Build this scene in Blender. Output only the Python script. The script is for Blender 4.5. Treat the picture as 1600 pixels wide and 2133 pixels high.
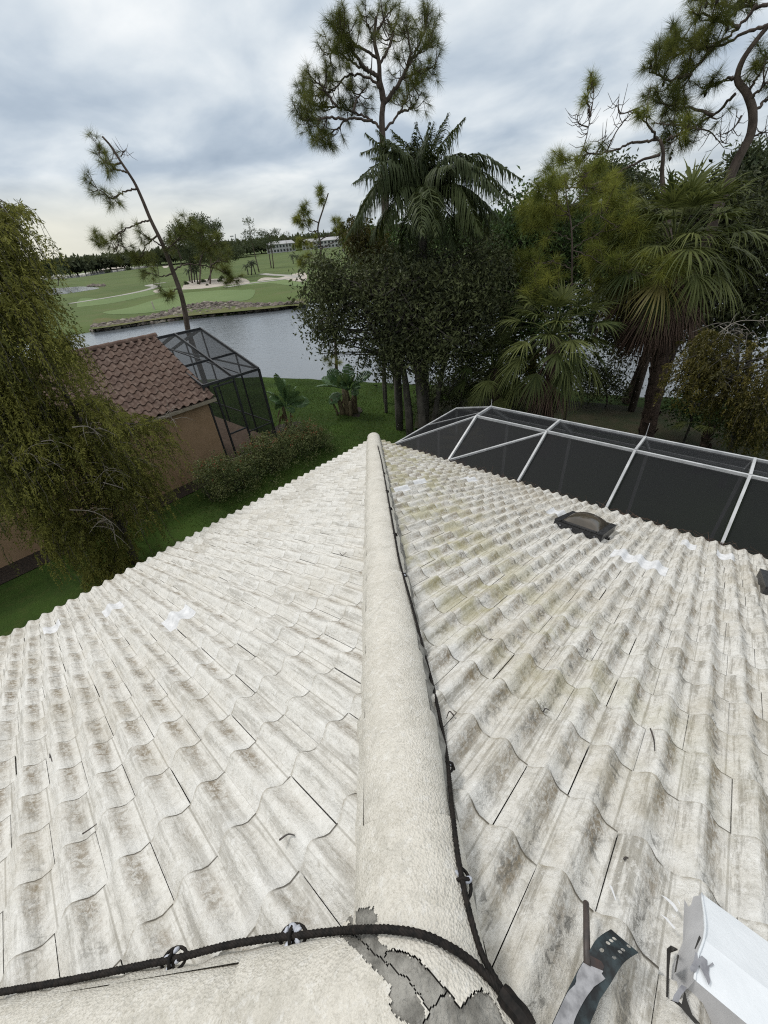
import bpy, bmesh, math, random
import numpy as np
from mathutils import Vector, Matrix
random.seed(7)
RAD = math.radians
for o in list(bpy.data.objects): bpy.data.objects.remove(o)
scene = bpy.context.scene
COL = scene.collection

# ------------------------------------------------------------------ camera
# World frame: origin = roof apex, +X and +Y = fall lines of the right and left roof faces, Z up, metres.
FPX = 830.39; YAW = RAD(44.598); PITCH = RAD(34.822); ROLL = RAD(-5.498)
CAM = np.array([-0.1529, -0.1763, 1.4629])
SL = 0.4153; LE = 6.0                                   # roof slope (rise/run) and run to the eaves
_f = np.array([math.cos(PITCH)*math.cos(YAW), math.cos(PITCH)*math.sin(YAW), -math.sin(PITCH)])
_r = np.array([math.sin(YAW), -math.cos(YAW), 0.0]); _u = np.cross(_r, _f)
_c, _s = math.cos(ROLL), math.sin(ROLL)
RGT = _c*_r + _s*_u; UPV = -_s*_r + _c*_u; FWD = _f
cam = bpy.data.cameras.new('camera'); cam_o = bpy.data.objects.new('camera', cam); COL.objects.link(cam_o)
cam.sensor_fit = 'HORIZONTAL'; cam.sensor_width = 36.0; cam.lens = FPX/1600*36.0
cam.clip_start = 0.05; cam.clip_end = 9000
cam_o.matrix_world = Matrix(((RGT[0], UPV[0], -FWD[0], CAM[0]), (RGT[1], UPV[1], -FWD[1], CAM[1]),
                             (RGT[2], UPV[2], -FWD[2], CAM[2]), (0, 0, 0, 1)))
scene.camera = cam_o
scene.render.resolution_x = 768; scene.render.resolution_y = 1024

# ------------------------------------------------------------------ world, sun, exposure
SUN_AZ = RAD(98); SUN_EL = RAD(54)                      # azimuth measured from +X towards +Y
world = bpy.data.worlds.new('World'); scene.world = world; world.use_nodes = True
def build_world():
    nt = world.node_tree; N = nt.nodes; Lk = nt.links; N.clear()
    def nd(t, **k):
        n = N.new(t)
        for a, b in k.items(): setattr(n, a, b)
        return n
    def math_(op, a, b=None, clamp=False):
        n = nd('ShaderNodeMath', operation=op); n.use_clamp = clamp
        for i, v in enumerate((a, b)):
            if v is None: continue
            if isinstance(v, (int, float)): n.inputs[i].default_value = v
            else: Lk.new(v, n.inputs[i])
        return n.outputs[0]
    def ramp(fac, stops):
        n = nd('ShaderNodeValToRGB'); e = n.color_ramp.elements
        while len(e) < len(stops): e.new(0.5)
        for el, (p, c) in zip(e, stops): el.position = p; el.color = (*c, 1)
        Lk.new(fac, n.inputs[0]); return n.outputs[0]
    def mix(fac, a, b, bt='MIX'):
        n = nd('ShaderNodeMix', data_type='RGBA', blend_type=bt)
        for i, v in ((0, fac), (6, a), (7, b)):
            if isinstance(v, (int, float)): n.inputs[i].default_value = v
            elif isinstance(v, tuple): n.inputs[i].default_value = (*v, 1)
            else: Lk.new(v, n.inputs[i])
        return n.outputs[2]
    sky = nd('ShaderNodeTexSky', sky_type='NISHITA'); sky.sun_disc = False
    sky.sun_elevation = SUN_EL; sky.sun_rotation = math.pi/2 - SUN_AZ
    sky.air_density = 1.2; sky.dust_density = 2.5
    tc = nd('ShaderNodeTexCoord'); sep = nd('ShaderNodeSeparateXYZ'); Lk.new(tc.outputs['Generated'], sep.inputs[0])
    z = math_('MAXIMUM', sep.outputs[2], 0.0)
    zz = math_('ADD', z, 0.24)
    cx = math_('DIVIDE', sep.outputs[0], zz); cy = math_('DIVIDE', sep.outputs[1], zz)
    cmb = nd('ShaderNodeCombineXYZ'); Lk.new(cx, cmb.inputs[0]); Lk.new(cy, cmb.inputs[1])
    def noise(scale, detail, rough, dist, off):
        m = nd('ShaderNodeMapping'); m.inputs['Location'].default_value = off
        m.inputs['Rotation'].default_value = (0, 0, RAD(-30)); m.inputs['Scale'].default_value = (1.0, 0.85, 1)
        Lk.new(cmb.outputs[0], m.inputs[0])
        n = nd('ShaderNodeTexNoise'); n.inputs['Scale'].default_value = scale; n.inputs['Detail'].default_value = detail
        n.inputs['Roughness'].default_value = rough; n.inputs['Distortion'].default_value = dist
        Lk.new(m.outputs[0], n.inputs['Vector']); return n.outputs['Fac']
    big = noise(0.85, 4, 0.5, 0.25, (3.1, 1.7, 0)); mid = noise(2.3, 7, 0.5, 0.25, (2.4, 5.1, 0))
    f = math_('ADD', math_('MULTIPLY', math_('SUBTRACT', big, 0.5), 0.55), math_('ADD', math_('MULTIPLY', math_('SUBTRACT', mid, 0.5), 0.85), 0.635))
    # cloud brightness climbs with elevation, as an overcast sky does
    f = math_('ADD', f, math_('MULTIPLY', math_('POWER', z, 0.8), 0.42))
    f = math_('SUBTRACT', f, 0.11)
    cloud = ramp(f, [(0.32, (0.34, 0.42, 0.52)), (0.46, (0.435, 0.515, 0.61)), (0.56, (0.54, 0.615, 0.695)), (0.68, (0.70, 0.76, 0.81)), (0.84, (0.92, 0.945, 0.955)), (1.0, (1.08, 1.07, 1.05))])
    # pale clearing low on the horizon
    low = ramp(z, [(0.0, (1, 1, 1)), (0.055, (0.8, 0.8, 0.8)), (0.12, (0, 0, 0))])
    side = math_('MULTIPLY', math_('SUBTRACT', math_('SUBTRACT', sep.outputs[1], sep.outputs[0]), 0.05), 1.4, True)
    lowm = math_('MULTIPLY', low, math_('ADD', math_('MULTIPLY', side, 0.75), 0.22), True)
    cloud = mix(lowm, cloud, (0.80, 0.78, 0.66))
    b1 = nd('ShaderNodeBackground'); b1.inputs[1].default_value = 0.06; Lk.new(sky.outputs[0], b1.inputs[0])
    b2 = nd('ShaderNodeBackground'); Lk.new(cloud, b2.inputs[0]); b2.inputs[1].default_value = 1.0
    # thick overcast: only a little of the blue shows through
    ms = nd('ShaderNodeMixShader'); ms.inputs[0].default_value = 0.93
    Lk.new(b1.outputs[0], ms.inputs[1]); Lk.new(b2.outputs[0], ms.inputs[2])
    out = nd('ShaderNodeOutputWorld'); Lk.new(ms.outputs[0], out.inputs[0])
build_world()
sun = bpy.data.lights.new('sun', 'SUN'); sun.energy = 1.4; sun.angle = RAD(14); sun.color = (1.0, 0.965, 0.91)
sun_o = bpy.data.objects.new('sun', sun); COL.objects.link(sun_o)
_sd = Vector((math.cos(SUN_EL)*math.cos(SUN_AZ), math.cos(SUN_EL)*math.sin(SUN_AZ), math.sin(SUN_EL)))
sun_o.rotation_euler = _sd.to_track_quat('Z', 'Y').to_euler(); sun_o.location = (0, 0, 40)
scene.view_settings.view_transform = 'Standard'; scene.view_settings.look = 'None'
scene.view_settings.exposure = 0.12; scene.view_settings.gamma = 1.0; scene.view_settings.use_curve_mapping = False
scene.cycles.max_bounces = 6; scene.cycles.diffuse_bounces = 3; scene.cycles.transparent_max_bounces = 12
scene.cycles.glossy_bounces = 3; scene.cycles.transmission_bounces = 4
scene.cycles.use_denoising = False; scene.cycles.filter_width = 1.15
scene.cycles.caustics_reflective = False; scene.cycles.caustics_refractive = False

# ------------------------------------------------------------------ helpers: survey points
def ray(x, y):
    return RGT*((x-800)/FPX) - UPV*((y-1066.5)/FPX) + FWD
def G(x, y, z):                                          # sight line meets the level z
    d = ray(x, y); return CAM + d*((z-CAM[2])/d[2])
def at(x, y, dist):                                      # sight line at a horizontal distance
    d = ray(x, y); return CAM + d*(dist/math.hypot(d[0], d[1]))
def planeY(x, y, Y): d = ray(x, y); return CAM + d*((Y-CAM[1])/d[1])
def planeX(x, y, X): d = ray(x, y); return CAM + d*((X-CAM[0])/d[0])
def pix(P):
    q = np.asarray(P) - CAM; w = q@FWD
    return 800+FPX*(q@RGT)/w, 1066.5-FPX*(q@UPV)/w, w
A0 = -0.115; AP = np.array((A0, A0, -SL*A0))              # where the two hips and the ridge meet
def roof_z(x, y): return -SL*max(x, y, 2*A0-x)
def on_roof(x, y, h=0.0, fn=roof_z):
    d = ray(x, y); lo, hi = 0.2, 60.0
    for i in range(50):
        m = (lo+hi)/2; P = CAM+d*m
        if P[2] > fn(P[0], P[1])+h: lo = m
        else: hi = m
    return CAM+d*lo
def inpoly(x, y, poly):
    r = False; j = len(poly)-1
    for i in range(len(poly)):
        xi, yi = poly[i][0], poly[i][1]; xj, yj = poly[j][0], poly[j][1]
        if (yi > y) != (yj > y) and x < (xj-xi)*(y-yi)/(yj-yi)+xi: r = not r
        j = i
    return r
GZ = -5.3                                                # lawn level by the houses
WZ = -6.2                                                # lake level

# ------------------------------------------------------------------ helpers: mesh
class MB:
    def __init__(s): s.V = []; s.F = []; s.T = []; s.U = []; s.M = []; s.n = 0
    def add(s, V, F, tint=None, uv=None, mi=0):
        V = np.asarray(V, float).reshape(-1, 3)
        s.V.append(V); s.T.append(np.full(len(V), 0.5) if tint is None else np.broadcast_to(np.asarray(tint, float), (len(V),)))
        s.U.append(np.zeros((len(V), 2)) if uv is None else np.asarray(uv, float))
        if isinstance(F, np.ndarray): s.F.append(F+s.n); s.M.append(np.full(len(F), mi))
        else:
            by = {}
            for f in F: by.setdefault(len(f), []).append(f)
            for k, fs in by.items(): s.F.append(np.array(fs)+s.n); s.M.append(np.full(len(fs), mi))
        s.n += len(V); return s
    def box(s, c, size, rot=None, mi=0):
        v = np.array([(x, y, z) for z in (-.5, .5) for y in (-.5, .5) for x in (-.5, .5)])*np.array(size)
        if rot is not None: v = v@np.array(rot).T
        return s.add(v+np.array(c), [(0, 2, 3, 1), (4, 5, 7, 6), (0, 1, 5, 4), (2, 6, 7, 3), (0, 4, 6, 2), (1, 3, 7, 5)], mi=mi)
    def beam(s, a, b, w, h=None, up=(0, 0, 1), mi=0):
        a = np.array(a, float); b = np.array(b, float); h = h or w
        d = b-a; L = np.linalg.norm(d); d = d/L; up = np.array(up, float)
        if abs(d@up) > 0.98: up = np.array((0., 1., 0.))
        x = np.cross(d, up); x /= np.linalg.norm(x); z = np.cross(x, d)
        return s.box((a+b)/2, (w, L, h), np.stack([x, d, z], 1), mi)
    def tube(s, pts, rad, n=6, tint=None, mi=0, cap=True):
        P = np.asarray(pts, float); m = len(P); rad = np.broadcast_to(np.asarray(rad, float), (m,))
        T = np.gradient(P, axis=0); T /= (np.linalg.norm(T, axis=1, keepdims=True)+1e-9)
        ref = np.array((0.31, 0.22, 0.92)); 
        if abs(T.mean(0)@ref) > 0.95*np.linalg.norm(T.mean(0)): ref = np.array((1., 0, 0))
        X = np.cross(T, ref); X /= (np.linalg.norm(X, axis=1, keepdims=True)+1e-9); Y = np.cross(T, X)
        a = np.arange(n)*2*math.pi/n
        V = P[:, None]+rad[:, None, None]*(np.cos(a)[None, :, None]*X[:, None]+np.sin(a)[None, :, None]*Y[:, None])
        i = np.arange(m-1)[:, None]*n; j = np.arange(n)[None]; j2 = (j+1) % n
        F = np.stack([i+j, i+j2, i+n+j2, i+n+j], -1).reshape(-1, 4)
        s.add(V.reshape(-1, 3), F, tint, mi=mi)
        if cap:
            base = s.n-m*n
            s.F.append(np.array([list(range(base, base+n))[::-1]])); s.M.append(np.array([mi]))
            s.F.append(np.array([list(range(base+(m-1)*n, base+m*n))])); s.M.append(np.array([mi]))
        return s
    def grid(s, P, tint=None, uv=None, mi=0):
        P = np.asarray(P, float); a, b = P.shape[:2]
        i = np.arange(a-1)[:, None]*b; j = np.arange(b-1)[None]
        F = np.stack([i+j, i+j+1, i+b+j+1, i+b+j], -1).reshape(-1, 4)
        return s.add(P.reshape(-1, 3), F, tint, uv, mi)
    def mesh(s, name, smooth=False):
        me = bpy.data.meshes.new(name)
        V = np.concatenate(s.V); me.vertices.add(len(V)); me.vertices.foreach_set('co', V.ravel())
        tot = np.concatenate([np.full(len(f), f.shape[1]) for f in s.F]); idx = np.concatenate([f.ravel() for f in s.F])
        me.loops.add(len(idx)); me.loops.foreach_set('vertex_index', idx.astype(np.int32))
        me.polygons.add(len(tot)); st = np.concatenate([[0], np.cumsum(tot)[:-1]])
        me.polygons.foreach_set('loop_start', st.astype(np.int32))
        me.polygons.foreach_set('loop_total', tot.astype(np.int32))
        me.polygons.foreach_set('material_index', np.concatenate(s.M).astype(np.int32))
        me.polygons.foreach_set('use_smooth', np.full(len(tot), smooth))
        at_ = me.attributes.new('tint', 'FLOAT', 'POINT'); at_.data.foreach_set('value', np.concatenate(s.T).astype(np.float32))
        uvl = me.uv_layers.new(name='UVMap'); uvl.data.foreach_set('uv', np.concatenate(s.U)[idx].astype(np.float32).ravel())
        me.update(calc_edges=True); me.validate(); return me
    def build(s, name, mats, parent=None, smooth=False, **k):
        me = s.mesh(name, smooth)
        for m in (mats if isinstance(mats, (list, tuple)) else [mats]): me.materials.append(m)
        return link(name, me, parent, **k)
def link(name, data, parent=None, label=None, category=None, group=None, kind=None, M=None):
    o = bpy.data.objects.new(name, data); COL.objects.link(o)
    if parent is not None:
        o.parent = parent                                 # geometry is kept in world coordinates throughout
        o.matrix_parent_inverse = Matrix.Translation(-parent.location) if parent.parent is None else Matrix.Identity(4)
    if M is not None: o.matrix_basis = M
    for a, b in (('label', label), ('category', category), ('group', group), ('kind', kind)):
        if b: o[a] = b
    return o
def thing(name, label, category, loc=(0, 0, 0), group=None):
    o = link(name, None, label=label, category=category, group=group); o.location = Vector(tuple(float(v) for v in loc))
    o.empty_display_size = 0.2; return o
def unit(v): v = np.asarray(v, float); return v/(np.linalg.norm(v, axis=-1, keepdims=True)+1e-12)
def spline(P, n):
    P = np.asarray(P, float)
    if len(P) == 2: return P[0]+(P[1]-P[0])*np.linspace(0, 1, n)[:, None]
    d = np.concatenate([[0], np.cumsum(np.linalg.norm(np.diff(P, axis=0), axis=1))]); t = np.linspace(0, d[-1], n)
    m = np.gradient(P, d, axis=0); i = np.clip(np.searchsorted(d, t, 'right')-1, 0, len(P)-2)
    h = (d[i+1]-d[i])[:, None]; s = (t-d[i])[:, None]/h
    return (2*s**3-3*s**2+1)*P[i]+(s**3-2*s**2+s)*h*m[i]+(-2*s**3+3*s**2)*P[i+1]+(s**3-s**2)*h*m[i+1]
def path(px, n=None):                                    # survey polyline [(x, y, distance)] -> smooth 3-D curve
    P = np.array([at(*q) for q in px]); return spline(P, n or 4*len(px))

# ------------------------------------------------------------------ helpers: materials
def mat_nodes(name):
    m = bpy.data.materials.new(name); m.use_nodes = True; nt = m.node_tree; nt.nodes.clear()
    out = nt.nodes.new('ShaderNodeOutputMaterial'); return m, nt, out
class NT:
    def __init__(s, nt): s.nt = nt; s.N = nt.nodes; s.L = nt.links
    def set(s, n, i, v):
        if v is None: return
        if isinstance(v, bpy.types.NodeSocket): s.L.new(v, n.inputs[i])
        elif isinstance(v, tuple) and len(v) == 3 and n.inputs[i].type == 'RGBA': n.inputs[i].default_value = (*v, 1)
        else: n.inputs[i].default_value = v
    def math(s, op, a, b=None, c=None, clamp=False):
        n = s.N.new('ShaderNodeMath'); n.operation = op; n.use_clamp = clamp
        for i, v in enumerate((a, b, c)): s.set(n, i, v)
        return n.outputs[0]
    def mix(s, f, a, b, bt='MIX'):
        n = s.N.new('ShaderNodeMix'); n.data_type = 'RGBA'; n.blend_type = bt
        s.set(n, 0, f); s.set(n, 6, a); s.set(n, 7, b); return n.outputs[2]
    def noise(s, vec, scale, detail=4, rough=0.55, dist=0.0):
        n = s.N.new('ShaderNodeTexNoise'); s.set(n, 'Vector', vec); n.inputs['Scale'].default_value = scale
        n.inputs['Detail'].default_value = detail; n.inputs['Roughness'].default_value = rough; n.inputs['Distortion'].default_value = dist
        return n.outputs['Fac']
    def step(s, v, a, b):
        n = s.N.new('ShaderNodeMapRange'); n.interpolation_type = 'SMOOTHSTEP'; s.set(n, 0, v)
        n.inputs[1].default_value = a; n.inputs[2].default_value = b; return n.outputs[0]
    def pos(s, scale=None, rot=(0, 0, 0), obj=False):
        if obj: p = s.N.new('ShaderNodeTexCoord').outputs['Object']
        else: p = s.N.new('ShaderNodeNewGeometry').outputs['Position']
        if scale is None: return p
        m = s.N.new('ShaderNodeMapping'); m.inputs['Scale'].default_value = scale; m.inputs['Rotation'].default_value = rot
        s.L.new(p, m.inputs[0]); return m.outputs[0]
    def attr(s, name):
        n = s.N.new('ShaderNodeAttribute'); n.attribute_name = name; return n.outputs['Fac']
    def rand(s): return s.N.new('ShaderNodeObjectInfo').outputs['Random']
    def sep(s, v):
        n = s.N.new('ShaderNodeSeparateXYZ'); s.L.new(v, n.inputs[0]); return n.outputs
    def bump(s, h, strength, dist):
        n = s.N.new('ShaderNodeBump'); s.set(n, 'Height', h); n.inputs['Strength'].default_value = strength; n.inputs['Distance'].default_value = dist
        return n.outputs[0]
    def bsdf(s, out, color, rough=0.7, normal=None, metal=0.0, spec=0.4):
        b = s.N.new('ShaderNodeBsdfPrincipled'); s.set(b, 'Base Color', color); s.set(b, 'Roughness', rough)
        b.inputs['Metallic'].default_value = metal; b.inputs['Specular IOR Level'].default_value = spec
        if normal is not None: s.L.new(normal, b.inputs['Normal'])
        if out is not None: s.L.new(b.outputs[0], out.inputs[0])
        return b
def simple(name, c1, c2=None, scale=8.0, rough=0.7, bump=0.0, bscale=None, metal=0.0, spec=0.4, stretch=None, lo=0.35, hi=0.65, bdist=0.01):
    m, nt, out = mat_nodes(name); t = NT(nt); p = t.pos(stretch or (1, 1, 1))
    col = c1
    if c2 is not None: col = t.mix(t.step(t.noise(p, scale, 5, 0.6), lo, hi), c1, c2)
    nrm = t.bump(t.noise(p, bscale or scale*4, 4, 0.6), bump, bdist) if bump else None
    t.bsdf(out, col, rough, nrm, metal, spec); return m
def foliage(name, c1, c2, trans=0.25, rough=0.55, spec=0.25, nscale=0.7):
    m, nt, out = mat_nodes(name); t = NT(nt)
    f = t.math('ADD', t.math('MULTIPLY', t.attr('tint'), 0.8), t.math('MULTIPLY', t.math('SUBTRACT', t.noise(t.pos(), nscale, 2), 0.4), 0.6), clamp=True)
    col = t.mix(f, c1, c2)
    b = t.bsdf(None, col, rough, spec=spec)
    tr = nt.nodes.new('ShaderNodeBsdfTranslucent'); nt.links.new(t.mix(0.35, col, (0.16, 0.18, 0.03)), tr.inputs[0])
    ms = nt.nodes.new('ShaderNodeMixShader'); ms.inputs[0].default_value = trans
    nt.links.new(b.outputs[0], ms.inputs[1]); nt.links.new(tr.outputs[0], ms.inputs[2]); nt.links.new(ms.outputs[0], out.inputs[0])
    return m
def screen_mat(name, col, dens):
    m, nt, out = mat_nodes(name); t = NT(nt)
    b = t.bsdf(None, col, 0.6, spec=0.2)
    tr = nt.nodes.new('ShaderNodeBsdfTransparent'); ms = nt.nodes.new('ShaderNodeMixShader'); ms.inputs[0].default_value = dens
    nt.links.new(tr.outputs[0], ms.inputs[1]); nt.links.new(b.outputs[0], ms.inputs[2]); nt.links.new(ms.outputs[0], out.inputs[0])
    return m
def tile_white():
    m, nt, out = mat_nodes('painted_roof_tile'); t = NT(nt)
    uv = nt.nodes.new('ShaderNodeUVMap').outputs[0]; us = t.sep(uv); P = t.pos(); ps = t.sep(P)
    base = t.mix(t.noise(P, 0.9, 3, 0.6), (0.655, 0.64, 0.595), (0.80, 0.79, 0.755))
    base = t.mix(t.math('MULTIPLY', t.math('SUBTRACT', t.attr('tint'), 0.5, clamp=True), 0.9), base, (0.42, 0.395, 0.34))
    base = t.mix(t.math('MULTIPLY', t.rand(), 0.45), base, (0.70, 0.69, 0.655))
    # fine speckle and hairline scuffs in the old paint
    sp = t.step(t.noise(P, 70, 5, 0.75), 0.50, 0.68)
    base = t.mix(t.math('MULTIPLY', sp, 0.45), base, (0.36, 0.335, 0.285))
    ln = t.noise(P, 34, 7, 0.8, 0.6)
    # the two faces weather along their own fall lines
    right = t.step(t.math('SUBTRACT', ps[0], ps[1]), -0.02, 0.02)
    sR = t.noise(t.pos((2.2, 30, 2.2)), 1.0, 6, 0.75, 0.15); sL = t.noise(t.pos((30, 2.2, 2.2)), 1.0, 6, 0.75, 0.15)
    streak = t.math('ADD', t.math('MULTIPLY', sR, right), t.math('MULTIPLY', sL, t.math('SUBTRACT', 1.0, right)))
    mott = t.noise(P, 13, 8, 0.82, 0.3)
    grime = t.math('ADD', t.math('MULTIPLY', right, 0.20), 0.22)
    base = t.mix(t.math('MULTIPLY', t.step(mott, 0.42, 0.68), grime), base, (0.31, 0.285, 0.225))
    base = t.mix(t.math('MULTIPLY', t.step(streak, 0.47, 0.64), t.math('ADD', grime, 0.22)), base, (0.19, 0.175, 0.14))
    base = t.mix(t.math('MULTIPLY', t.step(t.noise(P, 38, 4, 0.7), 0.54, 0.66), 0.5), base, (0.80, 0.795, 0.77))
    # mould that settles on one flank of every roll: U runs 0..1 across a roll
    fr = t.math('FRACT', us[0])
    band = t.math('MULTIPLY', t.step(fr, 0.34, 0.58), t.math('SUBTRACT', 1.0, t.step(fr, 0.68, 0.90)))
    patch = t.math('ADD', t.math('MULTIPLY', t.step(t.noise(P, 2.0, 4, 0.65), 0.38, 0.60), 0.80), 0.20)
    vv = us[1]                                            # V runs 0..1 down the exposed length of a tile
    patch = t.math('MULTIPLY', patch, t.math('ADD', t.math('MULTIPLY', t.step(vv, 0.18, 0.72), 0.90), 0.10))
    clean = t.math('MULTIPLY', t.math('SUBTRACT', 1.0, t.step(vv, 0.10, 0.42)), t.step(t.noise(P, 9, 3), 0.35, 0.6))
    grit = t.step(ln, 0.42, 0.58)
    mould = t.math('MULTIPLY', t.math('MULTIPLY', band, patch), t.math('ADD', t.math('MULTIPLY', grit, 0.80), 0.16), clamp=True)
    base = t.mix(t.math('MULTIPLY', mould, 0.84), base, (0.175, 0.125, 0.065))
    base = t.mix(t.math('MULTIPLY', clean, 0.5), base, (0.78, 0.78, 0.76))
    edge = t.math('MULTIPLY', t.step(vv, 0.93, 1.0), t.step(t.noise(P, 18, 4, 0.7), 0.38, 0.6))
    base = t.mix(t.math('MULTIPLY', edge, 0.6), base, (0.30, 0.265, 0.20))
    groove = t.math('SUBTRACT', 1.0, t.step(t.math('ABSOLUTE', t.math('SUBTRACT', us[0], 0.965)), 0.010, 0.030))
    base = t.mix(t.math('MULTIPLY', groove, 0.5), base, (0.24, 0.225, 0.185))
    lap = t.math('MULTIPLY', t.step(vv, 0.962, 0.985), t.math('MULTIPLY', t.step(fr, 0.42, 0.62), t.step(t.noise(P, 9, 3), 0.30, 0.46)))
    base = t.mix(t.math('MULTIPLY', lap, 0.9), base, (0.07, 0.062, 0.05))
    wide = t.math('MULTIPLY', t.step(t.noise(P, 1.4, 5, 0.7), 0.44, 0.72), t.math('ADD', t.math('MULTIPLY', right, 0.16), 0.26))
    base = t.mix(wide, base, (0.40, 0.345, 0.24))
    blk = t.math('MULTIPLY', t.step(t.noise(P, 15, 6, 0.8, 0.8), 0.50, 0.63), t.math('MULTIPLY', t.step(t.noise(P, 0.8, 2), 0.34, 0.56), t.math('ADD', t.math('MULTIPLY', band, 0.75), 0.25)))
    base = t.mix(t.math('MULTIPLY', blk, t.math('ADD', t.math('MULTIPLY', right, 0.35), 0.5)), base, (0.16, 0.155, 0.14))
    # yellow-green algae beside the hip on the right-hand face
    d = t.math('SUBTRACT', ps[0], ps[1])
    alg = t.math('MULTIPLY', t.math('MULTIPLY', t.step(d, 0.06, 0.2), t.math('SUBTRACT', 1.0, t.step(d, 0.8, 2.6))),
                 t.math('MULTIPLY', t.step(ps[0], 0.7, 1.6), t.step(t.noise(P, 3.2, 4, 0.6), 0.44, 0.62)))
    base = t.mix(t.math('MULTIPLY', alg, 0.5), base, (0.36, 0.33, 0.15))
    h = t.math('ADD', t.math('MULTIPLY', t.noise(P, 95, 4, 0.7), 0.7), t.noise(P, 28, 5, 0.7))
    t.bsdf(out, base, 0.8, t.bump(h, 0.75, 0.010), spec=0.2)
    return m
def cap_white():
    m, nt, out = mat_nodes('painted_cap'); t = NT(nt); P = t.pos()
    base = t.mix(t.noise(P, 1.6, 4, 0.6), (0.62, 0.585, 0.51), (0.75, 0.73, 0.675))
    base = t.mix(t.math('MULTIPLY', t.rand(), 0.30), base, (0.52, 0.49, 0.425))
    cells = nt.nodes.new('ShaderNodeTexVoronoi'); cells.inputs['Scale'].default_value = 150; nt.links.new(P, cells.inputs['Vector'])
    sp = t.step(t.noise(P, 85, 5, 0.7), 0.50, 0.64)
    base = t.mix(t.math('MULTIPLY', sp, 0.34), base, (0.36, 0.33, 0.27))
    gr = t.math('MULTIPLY', t.step(t.noise(P, 4.5, 6, 0.75, 0.5), 0.47, 0.72), 0.5)
    fine = t.math('MULTIPLY', t.step(t.noise(P, 190, 3, 0.7), 0.52, 0.66), t.step(t.noise(P, 7, 3), 0.35, 0.65))
    base = t.mix(t.math('MULTIPLY', fine, 0.55), base, (0.27, 0.245, 0.19))
    base = t.mix(gr, base, (0.40, 0.375, 0.31))
    base = t.mix(t.math('MULTIPLY', t.step(t.noise(P, 11, 7, 0.8, 0.6), 0.46, 0.68), 0.42), base, (0.36, 0.345, 0.30))
    base = t.mix(t.math('MULTIPLY', t.step(t.noise(P, 42, 4, 0.7), 0.52, 0.66), 0.4), base, (0.80, 0.79, 0.755))
    h = t.math('ADD', t.noise(P, 85, 4, 0.65), t.math('MULTIPLY', cells.outputs['Distance'], 0.8))
    t.bsdf(out, base, 0.6, t.bump(h, 0.65, 0.007), spec=0.3)
    return m
M = {}
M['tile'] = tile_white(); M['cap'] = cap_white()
M['patch'] = simple('fresh_white_paint', (0.76, 0.765, 0.775), (0.62, 0.625, 0.635), 14, 0.5)
M['mortar'] = simple('grey_mortar', (0.15, 0.145, 0.13), (0.34, 0.33, 0.30), 16, 0.9, 0.9, 90)
M['under'] = simple('underlayment', (0.035, 0.033, 0.03), (0.06, 0.055, 0.05), 10, 0.9)
M['fascia'] = simple('fascia_paint', (0.55, 0.53, 0.48), (0.42, 0.4, 0.36), 5, 0.6)
M['stucco'] = simple('tan_stucco', (0.275, 0.185, 0.110), (0.31, 0.21, 0.13), 3, 0.9, 0.35, 60)
M['cable'] = simple('black_braid', (0.007, 0.0065, 0.006), (0.020, 0.016, 0.014), 60, 0.7, spec=0.2)
M['blob'] = simple('adhesive', (0.52, 0.54, 0.60), (0.38, 0.40, 0.45), 60, 0.45)
M['black'] = simple('black_frame', (0.012, 0.012, 0.013), (0.03, 0.03, 0.032), 25, 0.4, spec=0.5)
M['bronze'] = simple('dark_bronze', (0.022, 0.024, 0.028), (0.035, 0.038, 0.042), 8, 0.4, spec=0.5)
M['alu'] = simple('white_aluminium', (0.50, 0.51, 0.52), (0.38, 0.39, 0.40), 5, 0.35, spec=0.5)
M['screen'] = screen_mat('dark_screen', (0.010, 0.011, 0.013), 0.72)
M['screenb'] = screen_mat('bronze_screen', (0.020, 0.022, 0.026), 0.46)
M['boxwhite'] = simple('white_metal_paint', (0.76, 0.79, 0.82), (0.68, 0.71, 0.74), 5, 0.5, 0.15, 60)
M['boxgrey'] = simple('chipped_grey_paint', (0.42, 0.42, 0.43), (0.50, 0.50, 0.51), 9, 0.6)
M['chip'] = simple('bare_galvanised', (0.22, 0.22, 0.24), (0.32, 0.32, 0.34), 40, 0.5, metal=0.3)
M['strap'] = simple('tarnished_copper', (0.012, 0.013, 0.014), (0.040, 0.058, 0.064), 26, 0.5, spec=0.5, metal=0.3)
M['rust'] = simple('rusty_stain', (0.05, 0.03, 0.025), (0.03, 0.025, 0.025), 40, 0.6)
M['rod'] = simple('brown_rod', (0.07, 0.055, 0.05), (0.045, 0.04, 0.038), 30, 0.5)
M['greyp'] = simple('grey_sealant', (0.36, 0.36, 0.375), (0.20, 0.20, 0.21), 30, 0.55)
M['crack'] = simple('crack_dirt_gap_shadow', (0.028, 0.026, 0.023))  # dirt in the mortar cracks; also the painted gap shadow by the curb
M['bark'] = simple('pine_bark', (0.060, 0.045, 0.036), (0.12, 0.092, 0.076), 6, 0.9, 0.8, 14, stretch=(1, 1, 0.4), bdist=0.03)
M['bark2'] = simple('grey_bark', (0.055, 0.05, 0.042), (0.105, 0.095, 0.08), 7, 0.9, 0.7, 18, stretch=(1, 1, 0.4), bdist=0.02)
M['palmbark'] = simple('palm_boot_bark', (0.042, 0.028, 0.022), (0.09, 0.06, 0.046), 7, 0.95, 0.8, 22, bdist=0.03)
M['deadtwig'] = simple('bleached_twig', (0.30, 0.275, 0.24), (0.20, 0.18, 0.155), 9, 0.8)
M['cone'] = simple('pine_cone', (0.028, 0.02, 0.016))
M['needle'] = foliage('pine_needles', (0.0468, 0.0660, 0.0179), (0.2110, 0.2188, 0.0548), 0.35, 0.6, 0.12)
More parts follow.
